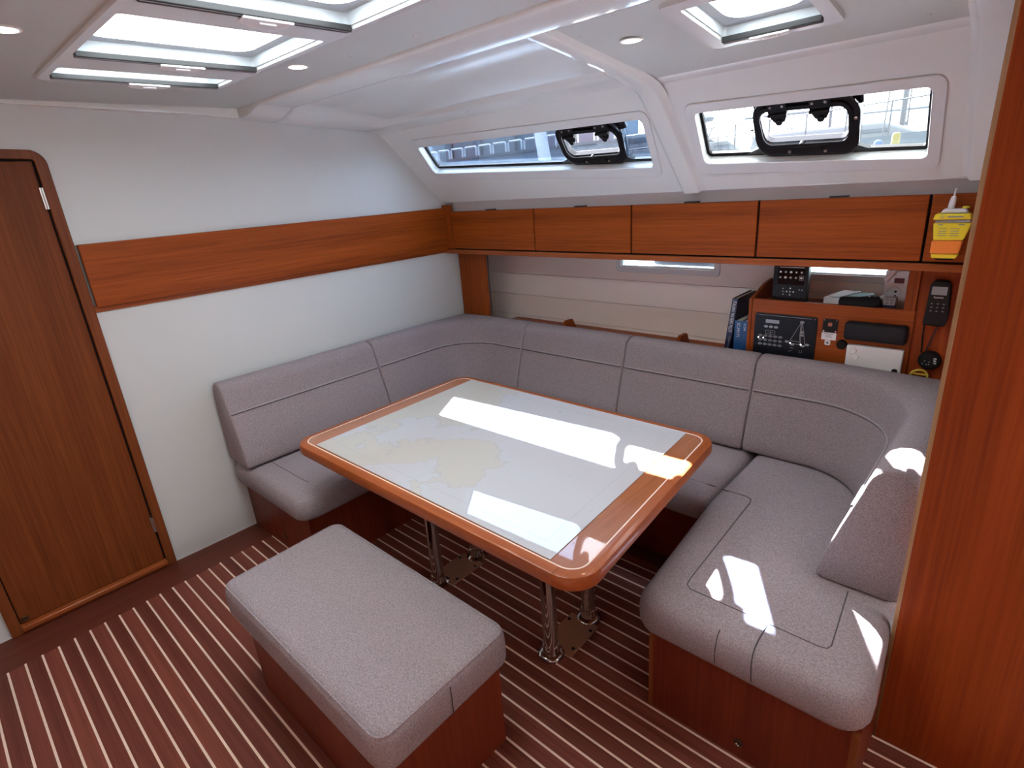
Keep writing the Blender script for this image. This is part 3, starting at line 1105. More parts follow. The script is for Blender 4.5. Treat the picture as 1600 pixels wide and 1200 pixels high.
hc = hatch('roof_hatch', 'large three pane roof hatch over the centre of the cabin', -2.235, -0.80, 0.435, 0.945, lambda v: ZC,
           [(HQ[0], HQ[1], *HY), (HP[0], HP[1], *HY), (HR[0], HR[1], *HY)], 'gelcoat_frame')
for xr in (HQ[0], HP[0], HR[0]):
    blind_x(hc, xr + 0.012, HY[0] + 0.004, HY[1] - 0.004, ZC)
h3 = hatch('roof_hatch', 'small square roof hatch above the long sofa beside a downlight', -0.785, -0.455, 1.415, 1.757, rbz,
           [(H3[0], H3[1], H3[2], H3[3])], 'gelcoat_frame', 0.022)
yy = H3[3]
MB().box(H3[0] + .003, H3[1] - .003, yy - 0.020, yy + 0.002, rbz(yy) - 0.016, rbz(yy) - 0.001).build('blind_rail', 'dark_rail', h3, bevel=0.002)
MB().box(H3[0] + .003, H3[1] - .003, yy - 0.006, yy - 0.002, rbz(yy) - 0.018, rbz(yy) - 0.001).build('blind_bar', 'grey_plastic', h3)
xm = (H3[0] + H3[1]) / 2
pts = [(xm - 0.05, yy - 0.022, rbz(yy) - 0.018), (xm + 0.05, yy - 0.022, rbz(yy) - 0.018)]
for k in range(1, 12):
    an = math.pi * k / 12
    pts.append((xm + 0.05 * math.cos(an), yy - 0.006 + 0.028 * math.sin(an), rbz(yy) - 0.018))
pt = MB().prism(pts, (0, 0, -0.005)).build('pull_tab', 'white_plastic', h3, bevel=0.002)
MB().box(xm - 0.018, xm + 0.018, yy - 0.012, yy - 0.004, rbz(yy) - 0.028, rbz(yy) - 0.022).build('pull_grip', 'blind_white', pt, bevel=0.002)

# ---- recessed downlights
for (x, y, z, lab) in ((-1.822, 1.036, ZC, 'round warm downlight between the large hatch and the beam'),
                       (-0.953, 1.582, rbz(1.582), 'round warm downlight in the bay left of the small hatch'),
                       (-1.742, 0.309, ZC, 'round warm downlight left of the large hatch at the picture edge')):
    d = thing('downlight', (x, y, z), lab, 'lamp', group='ceiling downlights')
    MB().lathe((x, y, z + 0.001), (0, 0, -1), [(0.034, 0), (0.034, 0.002), (0.031, 0.004), (0.027, 0.0035), (0.026, 0.001)], 24).build('trim_ring', 'white_plastic', d, smooth=True)
    MB().lathe((x, y, z - 0.0005), (0, 0, -1), [(0.0255, 0), (0.0255, 0.002), (0.018, 0.0028)], 20).build('lens', 'lens_warm', d, smooth=True)
    L_ = bpy.data.lights.new('downlight_beam', 'SPOT')
    L_.energy = 2.0
    L_.color = (1.0, 0.86, 0.68)
    L_.spot_size = math.radians(130)
    L_.spot_blend = 0.8
    L_.shadow_soft_size = 0.02
    lo = bpy.data.objects.new('downlight_beam', L_)
    COL.objects.link(lo)
    lo.location = (0, 0, -0.012)
    lo.parent = d

# ================================================================== SOFA
ZS = 0.395           # seat top
sb = thing('sofa_base', (-1.4, 1.9, 0), 'dark wooden base under the U shaped sofa with veneer end panels', 'sofa base')
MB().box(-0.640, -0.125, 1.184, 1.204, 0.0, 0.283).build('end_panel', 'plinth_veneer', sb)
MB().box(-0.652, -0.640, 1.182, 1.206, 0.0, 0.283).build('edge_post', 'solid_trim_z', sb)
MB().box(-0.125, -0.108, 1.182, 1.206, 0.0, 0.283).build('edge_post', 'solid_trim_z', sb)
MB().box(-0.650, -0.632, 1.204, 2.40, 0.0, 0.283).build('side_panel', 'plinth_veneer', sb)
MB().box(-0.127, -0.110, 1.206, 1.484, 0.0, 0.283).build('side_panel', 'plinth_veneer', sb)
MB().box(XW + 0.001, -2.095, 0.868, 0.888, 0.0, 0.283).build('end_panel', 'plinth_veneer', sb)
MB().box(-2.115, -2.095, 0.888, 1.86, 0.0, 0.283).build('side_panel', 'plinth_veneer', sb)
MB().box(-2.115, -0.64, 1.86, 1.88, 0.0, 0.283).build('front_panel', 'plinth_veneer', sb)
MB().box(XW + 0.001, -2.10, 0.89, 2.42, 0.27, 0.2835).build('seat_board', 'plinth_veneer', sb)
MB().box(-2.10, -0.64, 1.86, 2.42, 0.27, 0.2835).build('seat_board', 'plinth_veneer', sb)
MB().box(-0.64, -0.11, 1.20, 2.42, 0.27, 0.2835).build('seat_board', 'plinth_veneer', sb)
for c in ((-0.375, 1.184, 0.055), (-2.388, 0.868, 0.063)):
    MB().lathe(c, (0, -1, 0), [(0.013, 0), (0.013, 0.004), (0.009, 0.005), (0.007, 0.001)], 16).build('push_latch', 'brass_dark', sb, smooth=True)


def cushion(name, poly, radii, z0, z1, label, group, stitches=(), seg=6, r=0.045, crown=0.006):
    o = ccw(rounded(ccw(poly), radii, seg))
    lay = [(0.02, z0), (0.006, z0 + 0.008), (0.0, z0 + 0.022), (-0.002, (z0 + z1) / 2), (0.0, z1 - r), (r * 0.08, z1 - r * 0.62), (r * 0.29, z1 - r * 0.29), (r * 0.62, z1 - r * 0.08), (r, z1 + 0.001)]
    t = thing(name, (sum(p[0] for p in o) / len(o), sum(p[1] for p in o) / len(o), z0), label, 'cushion', group)
    c = slab(MB(), o, lay).build('cover', 'fabric', t, smooth=80)
    for pts, rad in stitches:
        MB().tube(pts, rad, 6).build('stitching', 'fabric_seam', t)
    return t


zt1 = ZS - 0.0002
cushion('seat_cushion', [(-2.70, 0.815), (-2.035, 0.815), (-2.045, 2.40), (-2.70, 2.40)], [0.05, 0.07, 0.05, 0.05], 0.284, ZS,
        'grey fabric seat cushion of the short sofa arm against the white bulkhead', 'sofa seat cushions',
        [([(-2.50, 0.929, zt1), (-2.20, 0.931, zt1), (-2.165, 0.935, zt1)], 0.0022), ([(-2.165, 0.935, zt1), (-2.155, 0.945, zt1), (-2.15, 1.6, zt1)], 0.0012)])
cushion('seat_cushion', [(-2.030, 1.78), (-0.755, 1.78), (-0.755, 2.40), (-2.030, 2.40)], [0.05, 0.05, 0.05, 0.05], 0.284, ZS,
        'long grey fabric seat cushion behind the table under the lockers', 'sofa seat cushions',
        [([(-2.0, 1.885, zt1), (-0.762, 1.885, zt1)], 0.0018)])
yf = 1.163
cushion('seat_cushion', [(-0.700, 1.165), (-0.092, 1.165), (-0.118, 1.52), (-0.120, 2.40), (-0.750, 2.40), (-0.750, 1.80)], [0.075, 0.07, 0.3, 0.05, 0.05, 0.15], 0.284, ZS + 0.005,
        'grey fabric seat cushion with sunlit patches at the end by the wooden partition', 'sofa seat cushions',
        [([(-0.735, 1.872, zt1 + .005), (-0.640, 1.872, zt1 + .006), (-0.622, 1.862, zt1 + .006), (-0.616, 1.84, zt1 + .006), (-0.600, 1.33, zt1 + .005), (-0.596, 1.302, zt1 + .005), (-0.580, 1.288, zt1 + .005), (-0.235, 1.285, zt1 + .005), (-0.218, 1.290, zt1 + .005), (-0.212, 1.306, zt1 + .005), (-0.231, 1.545, zt1 + .005)], 0.0024),
         ([(-0.359, 1.280, ZS + .0062), (-0.358, 1.210, ZS + .0062), (-0.3575, 1.193, ZS + 0.0016), (-0.357, 1.178, ZS - 0.008), (-0.356, 1.1682, ZS - 0.0228), (-0.355, 1.1645, ZS - 0.040), (-0.354, 1.1630, ZS - 0.049), (-0.352, 1.1645, 0.308)], 0.0019),
         ([(-0.450, 1.193, ZS + 0.0016), (-0.450, 1.178, ZS - 0.008), (-0.449, 1.1682, ZS - 0.0228), (-0.449, 1.1645, ZS - 0.040), (-0.449, 1.1630, ZS - 0.049), (-0.448, 1.1645, 0.308)], 0.0016)])

# ---- backrests: one sweep round the U, cut into five cushions
XL, YF, XR = -2.495, 2.215, -0.322
path = []


def ppush(x, y, tx, ty):
    path.append((Vector((x, y)), Vector((tx, ty)).normalized()))


def line_to(a, b, n):
    for k in range(n):
        t = k / n
        ppush(a[0] + (b[0] - a[0]) * t, a[1] + (b[1] - a[1]) * t, b[0] - a[0], b[1] - a[1])


def arc(cx, cy, r, a0, a1, n):
    for k in range(n):
        an = a0 + (a1 - a0) * k / n
        ppush(cx + r * math.cos(an), cy + r * math.sin(an), math.sin(an), -math.cos(an))


r1, r2 = 0.20, 0.235
line_to((XL, 0.818), (XL, YF - r1), 240)
arc(XL + r1, YF - r1, r1, math.pi, math.pi / 2, 30)
line_to((XL + r1, YF), (XR - r2, YF), 400)
arc(XR - r2, YF - r2, r2, math.pi / 2, 0, 30)
line_to((XR, YF - r2), (XR, 1.555), 90)
ppush(XR, 1.555, 0, -1)
BACK = [(0.016, 0.402), (0.004, 0.407), (0.0, 0.420), (0.010, 0.47), (0.036, 0.56), (0.068, 0.66), (0.086, 0.715), (0.094, 0.745), (0.102, 0.766), (0.115, 0.783), (0.134, 0.793), (0.160, 0.797), (0.182, 0.793), (0.199, 0.781), (0.207, 0.760), (0.209, 0.72), (0.209, 0.55), (0.209, 0.42), (0.204, 0.407), (0.190, 0.402)]
PCX, PCZ = 0.12, 0.58


def bpos(p, d, z):
    q, t = p
    nx, ny = -t.y, t.x
    D_ = 9.0
    if nx < -1e-4:
        D_ = min(D_, (XL - 0.209 - q.x) / nx)
    if nx > 1e-4:
        D_ = min(D_, (XR + 0.209 - q.x) / nx)
    if ny > 1e-4:
        D_ = min(D_, (YF + 0.209 - q.y) / ny)
    k = min(1.0, max(0.0, (d - 0.125) / 0.084))
    d = d + (D_ - 0.209) * k
    return Vector((q.x + nx * d, q.y + ny * d, z))


def cut(test0, test1):
    i0 = next(i for i, p in enumerate(path) if test0(p[0]))
    i1 = next(i for i in range(len(path) - 1, -1, -1) if test1(path[i][0]))
    return path[i0:i1 + 1]


SEG = [(lambda p: True, lambda p: p.y <= 1.628 and p.x < -2.4, 'grey fabric backrest cushion leaning on the white bulkhead, free end'),
       (lambda p: p.y > 1.628, lambda p: p.x <= -2.098, 'curved grey fabric corner backrest beside the wooden corner post'),
       (lambda p: p.x > -2.098, lambda p: p.x <= -1.428, 'straight grey backrest cushion next to the corner by the post'),
       (lambda p: p.x > -1.428, lambda p: p.x <= -0.800, 'straight grey backrest cushion in front of the leaning books'),
       (lambda p: p.x > -0.800, lambda p: True, 'curved grey corner backrest with sunlit arm beside the wooden partition')]
for (a, b, lab) in SEG:
    seg = cut(a, b)
    p0, t0 = seg[0]
    p1, t1 = seg[-1]
    # shrink the ends for soft rounded edges
    ext = [(seg[0][0] - t0 * 0.0, t0, 0.92), (p0 + t0 * 0.003, t0, 0.965), (p0 + t0 * 0.008, t0, 0.995)]
    ext2 = [(p1 - t1 * 0.008, t1, 0.995), (p1 - t1 * 0.003, t1, 0.965), (p1, t1, 0.92)]
    body = [(p, t, 1.0) for p, t in seg if (p - p0).dot(t0) > 0.013 or (p - p0).length > 0.3]
    body = [(p, t, s_) for p, t, s_ in body if (p1 - p).dot(t1) > 0.013 or (p1 - p).length > 0.3]
    thin = []
    for it in body:
        if not thin or (it[0] - thin[-1][0]).length > 0.028 or (it[1] - thin[-1][1]).length > 0.03:
            thin.append(it)
    rings = ext + thin + ext2
    vs, fs = [], []
    m = len(BACK)
    for p, t, s_ in rings:
        # keep a constant margin, not a proportional one
        for d, z in BACK:
            dd = PCX + (d - PCX) * (1 - (1 - s_) * 0.9)
            z2 = PCZ + (z - PCZ) * (1 - (1 - s_) * 0.55)
            vs.append(bpos((p, t), dd, z2))
    for i in range(len(rings) - 1):
        for k in range(m):
            j = (k + 1) % m
            fs.append((i * m + k, i * m + j, (i + 1) * m + j, (i + 1) * m + k))
    fs += [tuple(range(m))[::-1], tuple(range((len(rings) - 1) * m, len(rings) * m))]
    mid = bpos((seg[len(seg) // 2]), 0.1, 0.40)
    t = thing('backrest_cushion', tuple(mid), lab, 'cushion', 'sofa backrest cushions')
    MB().add(vs, fs).build('cover', 'fabric', t, smooth=70)
    pp = [bpos((p, tt), 0.0665, 0.662) for p, tt, s_ in rings[2:-2]]
    MB().tube(pp, 0.0036, 7).build('piping', 'fabric_piping', t, smooth=True)
    MB().tube([q + Vector((0, 0, -0.0048)) for q in pp], 0.0020, 6).build('stitching', 'fabric_seam', t)

# ================================================================== TABLE
ZT = 0.645
tb = thing('saloon_table', (-1.35, 1.3, 0), 'wooden saloon table with rounded corners, pale inlay line and steel legs', 'table')
TO = [(-2.075, 0.862), (-0.652, 0.862), (-0.735, 1.812), (-2.088, 1.812)]
TR = [0.085, 0.085, 0.085, 0.085]
to_ = ccw(rounded(TO, TR, 8))
ti_ = offset(to_, 0.033)
n = len(to_)
slab(MB(), offset(to_, 0.036), [(0, 0.607), (0, ZT - 0.0005)]).build('table_top', 'table_veneer', tb)
# edge moulding: rail and corner pieces in turn (each corner uses 9 outline points)
for k in range(4):
    i0 = k * 9
    for nm, idx, mt in (('corner_piece', list(range(i0, i0 + 9)), 'solid_trim_y'), ('edge_rail', [i0 + 8, (i0 + 9) % n], 'solid_trim_x' if k % 2 == 0 else 'solid_trim_y')):
        o = [Vector(to_[i]) for i in idx]
        q = [Vector(ti_[i]) for i in idx]
        if nm == 'edge_rail':
            dv = (o[1] - o[0]).normalized() * 0.0006
            o = [o[0] + dv, o[1] - dv]
            q = [q[0] + dv, q[1] - dv]
        # cross-section: rounded outer nose
        def at(a, b, s_):
            return a + (b - a) * s_
        sec = [(1.0, ZT), (0.30, ZT), (0.10, ZT - 0.003), (0.0, ZT - 0.011), (0.0, ZT - 0.034), (0.12, ZT - 0.042), (1.0, ZT - 0.043)]
        vs, fs = [], []
        for a, b in zip(o, q):
            for s_, z in sec:
                v2 = at(a, b, s_)
                vs.append((v2.x, v2.y, z))
        m = len(sec)
        for i in range(len(o) - 1):
            for j in range(m):
                j2 = (j + 1) % m
                fs.append((i * m + j, i * m + j2, (i + 1) * m + j2, (i + 1) * m + j))
        fs += [tuple(range(m)), tuple(range((len(o) - 1) * m, len(o) * m))[::-1]]
        MB().add(vs, fs).build(nm, mt, tb, smooth=40)
il = offset(to_, 0.0325)
il2 = offset(to_, 0.0365)
MB().ring([(p[0], p[1], ZT - 0.004) for p in il], [(p[0], p[1], ZT - 0.004) for p in il2], (0, 0, 0.0046)).build('inlay_line', 'inlay', tb)
ch = ccw([(-1.979, 1.776), (-1.955, 0.906), (-0.779, 0.902), (-0.839, 1.776)])
co = MB()
co.prism([(p[0], p[1], ZT + 0.0008) for p in ch], (0, 0, 0.0012))
ct = thing('nautical_chart', (-1.39, 1.34, ZT), 'printed nautical chart under a glossy clear sheet on the table', 'chart')
co.build('sheet', 'chart_print', ct)
b0, b1 = offset(ch, 0.055), offset(ch, 0.0565)
MB().ring([(p[0], p[1], ZT + 0.0018) for p in b0], [(p[0], p[1], ZT + 0.0018) for p in b1], (0, 0, 0.0003)).build('border_print', 'chart_ink', ct)
for (x, y) in ((-1.008, 1.145), (-1.006, 1.367), (-1.610, 1.145), (-1.611, 1.367)):
    lg = MB().cyl((x, y, 0.012), (0, 0, 1), 0.026, 0.026, 0.59, 24).build('leg', 'steel', tb, smooth=True)
    MB().lathe((x, y, 0.0), (0, 0, 1), [(0.046, 0), (0.046, 0.010), (0.042, 0.014), (0.031, 0.018), (0.029, 0.05), (0.0265, 0.052)], 24).build('foot_flange', 'steel', lg, smooth=True)
for x in (-1.007, -1.6105):
    bpz = MB().box(x - 0.062, x + 0.062, 1.17, 1.345, 0.0005, 0.008).build('foot_plate', 'plate_bronze', tb, bevel=0.003)
    for dx in (-0.048, 0.048):
        for dy in (1.205, 1.31):
            MB().lathe((x + dx, dy, 0.008), (0, 0, 1), [(0.007, 0), (0.006, 0.002), (0.002, 0.003)], 10).build('screw', 'black_plastic', bpz)
    MB().box(x - 0.05, x + 0.05, 1.12, 1.39, 0.58, 0.606).build('crossbar', 'black_plastic', tb, bevel=0.004)
MB().box(-1.60, -1.01, 1.24, 1.275, 0.56, 0.60).build('crossbar', 'black_plastic', tb, bevel=0.004)

# ================================================================== BENCH
bn = thing('bench', (-1.33, 0.63, 0), 'low upholstered bench with grey cushion top in front of the table', 'bench')
bo = ccw(rounded([(-1.772, 0.405), (-0.885, 0.405), (-0.895, 0.850), (-1.785, 0.850)], 0.045, 6))
slab(MB(), bo, [(0.016, 0.290), (0.004, 0.296), (0.0, 0.306), (-0.001, 0.35), (0.0, 0.372), (0.003, 0.386), (0.010, 0.396), (0.020, 0.401), (0.035, 0.403)]).build('cushion', 'fabric', bn, smooth=80)
MB().tube([(p[0], p[1], 0.3955) for p in offset(bo, 0.009)], 0.0026, 6, closed=True).build('piping', 'fabric', bn, smooth=True)
MB().tube([(-0.8865, 0.62, 0.39), (-0.8845, 0.62, 0.36), (-0.8855, 0.619, 0.30)], 0.0014, 6).build('stitching', 'fabric_seam', bn)
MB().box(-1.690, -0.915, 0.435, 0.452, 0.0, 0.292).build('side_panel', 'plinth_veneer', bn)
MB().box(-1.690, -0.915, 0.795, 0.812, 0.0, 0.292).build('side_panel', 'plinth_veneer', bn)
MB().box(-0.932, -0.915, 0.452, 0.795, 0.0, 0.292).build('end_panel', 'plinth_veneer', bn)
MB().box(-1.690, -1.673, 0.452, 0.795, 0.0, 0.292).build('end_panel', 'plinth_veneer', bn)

# ================================================================== LOCKERS OVER THE SOFA
YL = 2.34
dx_ = [(-2.650, -2.003), (-1.997, -1.416), (-1.408, -0.846), (-0.838, -0.297)]
labs = ['wooden overhead locker nearest the white bulkhead', 'wooden overhead locker second from the white bulkhead',
        'wooden overhead locker above the slim portlight, third from the bulkhead', 'widest looking wooden overhead locker next to the yellow beacon']
for (x0, x1), lab in zip(dx_, labs):
    t = thing('overhead_locker', ((x0 + x1) / 2, 2.5, 1.2), lab, 'locker', 'overhead lockers along the hull side')
    MB().box(x0, x1, YL + 0.022, YH - 0.005, 1.203, 1.418).build('body', 'veneer_x', t)
    MB().box(x0 + 0.0005, x1 - 0.0005, YL, YL + 0.020, 1.206, 1.421).build('door', 'veneer_x', t, bevel=0.002)
    MB().box(x0 - 0.004, x1 + 0.004, YL + 0.014, YL + 0.021, 1.199, 1.421).build('gap_shade_sheet', 'black_matte', t)  # black backing gives the gaps between locker doors their shade as colour
    c_ = (x0 + x1) / 2
    MB().box(c_ - 0.03, c_ + 0.03, YL + 0.004, YL + 0.03, 1.421, 1.427).build('catch', 'dark_rail', t)
lr = thing('locker_rail', (-1.2, YL, 1.175), 'long wooden rail running under the overhead lockers', 'rail')
MB().box(XW + 0.004, 0.30, YL - 0.006, YL + 0.022, 1.174, 1.199).build('front_rail', 'solid_trim_x', lr, bevel=0.003)
MB().box(XW + 0.004, 0.30, YL + 0.022, YH - 0.001, 1.176, 1.198).build('bottom_board', 'solid_trim_x', lr)
tag(MB().box(-0.289, 0.29, YL, YL + 0.02, 1.206, 1.421).build('locker_end_board', 'veneer_x', None, bevel=0.002), 'wooden end board behind the yellow beacon', 'board')
tag(MB().box(XW + 0.006, -2.656, YL, YL + 0.02, 1.203, 1.460).build('corner_board', 'veneer_z', None, bevel=0.002), 'narrow wooden filler board between bulkhead and first locker', 'board')
cp = MB().box(XW + 0.008, -2.497, 2.435, 2.455, 0.30, 1.172)
tag(cp.build('corner_post', 'veneer_z'), 'flat vertical wooden post in the corner above the curved backrest', 'post')
# shelf behind the backrest
sh = thing('shelf', (-1.7, 2.58, 0.70), 'wooden shelf behind the backrest with small divider blocks', 'shelf')
MB().box(-2.49, -0.895, 2.434, YH - 0.002, 0.700, 0.718).build('shelf_board', 'veneer_x', sh)
for x in (-1.99, -1.27):
    MB().prism([(x, 2.50, 0.718), (x, 2.64, 0.718), (x, 2.61, 0.775), (x, 2.55, 0.775)], (0.022, 0, 0)).build('divider', 'veneer_y', sh, bevel=0.003)

# ================================================================== NAVIGATION CONSOLE
YN = 2.45
nc = thing('instrument_console', (-0.58, 2.55, 0.70), 'wooden instrument console with open tray top at the chart corner', 'console')
MB().box(-0.878, -0.296, YN, YN + 0.018, 0.62, 1.012).build('front_panel', 'veneer_x', nc, bevel=0.002)
mb = MB()
mb.prism([(-0.893, YN - 0.002, 0.62), (-0.893, YH - 0.012, 0.62), (-0.893, YH - 0.012, 1.062), (-0.893, 2.60, 1.052), (-0.893, YN + 0.02, 1.014), (-0.893, YN - 0.002, 1.012)], (0.014, 0, 0))
mb.build('side_panel', 'veneer_z', nc, bevel=0.002)
MB().box(-0.878, -0.296, YN + 0.018, YH - 0.012, 0.965, 0.980).build('tray_board', 'veneer_x', nc)
MB().box(-0.335, -0.298, YN + 0.001, YN + 0.04, 0.70, 1.172).build('side_post', 'veneer_z', nc, bevel=0.003)
MB().box(-0.297, -0.08, YN + 0.012, YN + 0.03, 0.62, 1.172).build('end_panel', 'partition_veneer', nc)
TRAY = 0.980
# switch panel
sp = thing('switch_panel', (-0.738, YN, 0.765), 'black electrical switch panel with display, rows of keys and sailboat diagram', 'switch panel')
plate('face_plate', -0.861, -0.614, 0.735, 0.955, YN - 0.0002, 0.005, 'panel_navy', sp, 0.008)
f_ = YN - 0.0056
MB().box(-0.815, -0.760, f_ - 0.001, f_ + 0.001, 0.914, 0.929).build('display', 'lcd_grey', sp)
MB().box(-0.846, -0.635, f_ - 0.0005, f_ + 0.001, 0.9465, 0.9480).build('print_line', 'print_grey', sp)


def oval(mb, x, z, a, b, y, h=0.003):
    return mb.prism([(x + a * math.cos(2 * math.pi * k / 12), y, z + b * math.sin(2 * math.pi * k / 12)) for k in range(12)], (0, -h, 0))


key = oval(MB(), -0.812, 0.8985, 0.0085, 0.0055, f_).build('key', 'lcd_grey', sp)
for dx in (0.0205, 0.041):
    twin(key, sp, (dx, 0, 0))
sw = oval(MB(), -0.832, 0.857, 0.0085, 0.0052, f_).build('switch', 'switch_grey', sp)
for r_ in range(3):
    for c_ in range(5):
        if r_ or c_:
            twin(sw, sp, (0.0205 * c_, 0, -0.0185 * r_))
for (x, z) in ((-0.840, 0.8475), (-0.8195, 0.8475), (-0.709, 0.838), (-0.667, 0.836)):
    oval(MB(), x, z, 0.0026, 0.0028, f_ - 0.002, 0.002).build('indicator_lamp', 'led_white', sp)
dg = MB()


def bar(mb, a, b, w_, y, h=0.0006):
    a, b = Vector((a[0], 0, a[1])), Vector((b[0], 0, b[1]))
    t = (b - a).normalized()
    nn = Vector((-t.z, 0, t.x)) * w_ / 2
    return mb.prism([(q.x, y, q.z) for q in (a - nn, b - nn, b + nn, a + nn)], (0, -h, 0))


for a, b in (((-0.6745, 0.928), (-0.6745, 0.836)), ((-0.6705, 0.928), (-0.6705, 0.836)), ((-0.675, 0.926), (-0.712, 0.846)), ((-0.669, 0.926), (-0.652, 0.838)), ((-0.712, 0.848), (-0.676, 0.846)), ((-0.712, 0.838), (-0.668, 0.834)), ((-0.708, 0.818), (-0.695, 0.816)), ((-0.714, 0.800), (-0.700, 0.806))):
    bar(dg, a, b, 0.0016, f_)
dg.build('sailboat_diagram', 'print_grey', sp)
for (x, z) in ((-0.670, 0.931), (-0.667, 0.889), (-0.667, 0.876), (-0.722, 0.843), (-0.700, 0.833), (-0.660, 0.831), (-0.643, 0.838)):
    oval(MB(), x, z, 0.0085, 0.0048, f_ - 0.0006).build('diagram_key', 'lcd_grey', sp)
mb = MB()
for a, b in (((-0.812, 0.882), (-0.774, 0.882)), ((-0.812, 0.866), (-0.774, 0.866)), ((-0.812, 0.882), (-0.812, 0.866)), ((-0.774, 0.882), (-0.774, 0.866)), ((-0.805, 0.874), (-0.78, 0.874)), ((-0.792, 0.879), (-0.792, 0.869)), ((-0.671, 0.811), (-0.671, 0.800)), ((-0.662, 0.811), (-0.662, 0.800)), ((-0.672, 0.800), (-0.661, 0.800))):
    bar(mb, a, b, 0.0014, f_)
tag(mb.build('print_line', 'print_grey', sp), kind='stuff')
scr = MB().lathe((-0.853, f_ + 0.0006, 0.947), (0, -1, 0), [(0.0032, 0), (0.003, 0.001), (0.001, 0.0014)], 8).build('screw', 'steel', sp)
for d in ((0.231, 0, 0), (0, 0, -0.195), (0.231, 0, -0.195)):
    twin(scr, sp, d)
# usb socket with paper label
us = thing('power_socket', (-0.566, YN, 0.84), 'small black square socket plate with orange key and white paper label', 'socket')
plate('face_plate', -0.594, -0.540, 0.900, 0.954, YN - 0.0002, 0.004, 'black_plastic', us, 0.003)
plate('orange_key', -0.574, -0.560, 0.926, 0.940, YN - 0.0042, 0.004, 'amber_key', us, 0.003)
plate('paper_label', -0.595, -0.542, 0.868, 0.898, YN - 0.0002, 0.001, 'paper_white', us, 0.002)
plate('sticker', -0.581, -0.560, 0.846, 0.867, YN - 0.0002, 0.001, 'paper_white', us, 0.005)
mb = MB()
for a, b in (((-0.585, 0.893), (-0.553, 0.893)), ((-0.580, 0.886), (-0.559, 0.886)), ((-0.580, 0.880), (-0.556, 0.880))):
    bar(mb, a, b, 0.0022, YN - 0.0013)
tag(mb.build('print_line', 'print_grey', us), kind='stuff')
mb = MB()
mb.prism([(-0.5705, YN - 0.0013, 0.862), (-0.5755, YN - 0.0013, 0.853), (-0.5655, YN - 0.0013, 0.853)], (0, -0.0004, 0))
mb.build('symbol', 'print_black', us)
s2 = MB().lathe((-0.589, YN - 0.0042, 0.949), (0, -1, 0), [(0.0035, 0), (0.003, 0.001), (0.001, 0.0014)], 8).build('screw', 'steel', us)
for d in ((0.044, 0, 0), (0, 0, -0.044), (0.044, 0, -0.044)):
    twin(s2, us, d)
# padded black cover of the radio
o = rounded([(-0.512, 0.884), (-0.306, 0.884), (-0.306, 0.955), (-0.512, 0.955)], 0.012, 5)
rc = thing('radio_cover', (-0.41, YN, 0.884), 'soft charcoal cover strapped over a wide radio above the white box', 'cover')
mb = MB()
vs, fs = [], []
lay = [(0.0, 0.0), (0.0, 0.022), (0.002, 0.028), (0.006, 0.033), (0.0105, 0.035)]
oo = ccw(o)
m = len(oo)
for ins, h in lay:
    for p in offset(oo, ins):
        vs.append((p[0], YN - h, p[1]))
for k in range(len(lay) - 1):
    for i in range(m):
        j = (i + 1) % m
        fs.append((k * m + i, k * m + j, (k + 1) * m + j, (k + 1) * m + i))
fs += [tuple(range(m)), tuple(range((len(lay) - 1) * m, len(lay) * m))]
mb.add(vs, fs).build('cover_shell', 'charcoal_cover', rc, smooth=60)
# white box with rings and a black latch
wbx = thing('white_box', (-0.40, YN, 0.76), 'white plastic wall box with two round bosses and black slot', 'box')
plate('box_face', -0.496, -0.309, 0.735, 0.864, YN, 0.022, 'white_plastic', wbx, 0.006, bevel=0.003)
for (x, z, r_) in ((-0.474, 0.842, 0.014), (-0.462, 0.817, 0.0115)):
    MB().lathe((x, YN - 0.022, z), (0, -1, 0), [(r_, 0), (r_, 0.004), (r_ - 0.002, 0.006), (r_ * 0.5, 0.0055)], 18).build('boss', 'white_plastic', wbx, smooth=40)
plate('slot', -0.337, -0.318, 0.750, 0.791, YN - 0.022, 0.003, 'black_plastic', wbx, 0.009, 6)
kb = MB().lathe((-0.518, YN, 0.857), (0, -1, 0), [(0.019, 0), (0.019, 0.010), (0.016, 0.014), (0.006, 0.016)], 20)
tag(kb.build('cable_grommet', 'black_matte', None, smooth=40), 'round black cable grommet left of the white box', 'grommet')
# chartplotter on the tray
cpx = thing('chartplotter', (-0.73, 2.43, 1.02), 'black portrait chartplotter with icon grid and keypad, tucked under locker rail', 'chartplotter')
yc_ = YN + 0.035
plate('housing', -0.812, -0.676, TRAY, 1.168, yc_ + 0.03, 0.035, 'black_plastic', cpx, 0.010, 5, bevel=0.003)
plate('screen', -0.792, -0.690, 1.075, 1.160, yc_ - 0.0052, 0.001, 'black_gloss', cpx, 0.003)
yq = yc_ - 0.0064
MB().box(-0.788, -0.692, yq - 0.0004, yq + 0.0004, 1.1440, 1.1485).build('title_bar', 'lcd_grey', cpx)
ics = random.Random(3)
for r_ in range(2):
    for c_ in range(5):
        x = -0.783 + 0.0205 * c_
        z = 1.127 - 0.0225 * r_
        mb = MB()
        k_ = ics.randint(3, 6)
        mb.prism([(x + 0.0055 * math.cos(2 * math.pi * q / k_ + 0.6), yq, z + 0.0048 * math.sin(2 * math.pi * q / k_ + 0.6)) for q in range(k_)], (0, -0.0004, 0))
        mb.build('icon', 'print_white' if ics.random() > 0.4 else 'lcd_light', cpx)
mb = MB()
for a, b in (((-0.708, 1.113), (-0.693, 1.113)), ((-0.708, 1.096), (-0.693, 1.096)), ((-0.708, 1.113), (-0.708, 1.096)), ((-0.693, 1.113), (-0.693, 1.096))):
    bar(mb, a, b, 0.0012, yq)
mb.build('selection_box', 'lcd_light', cpx)
mb0 = None
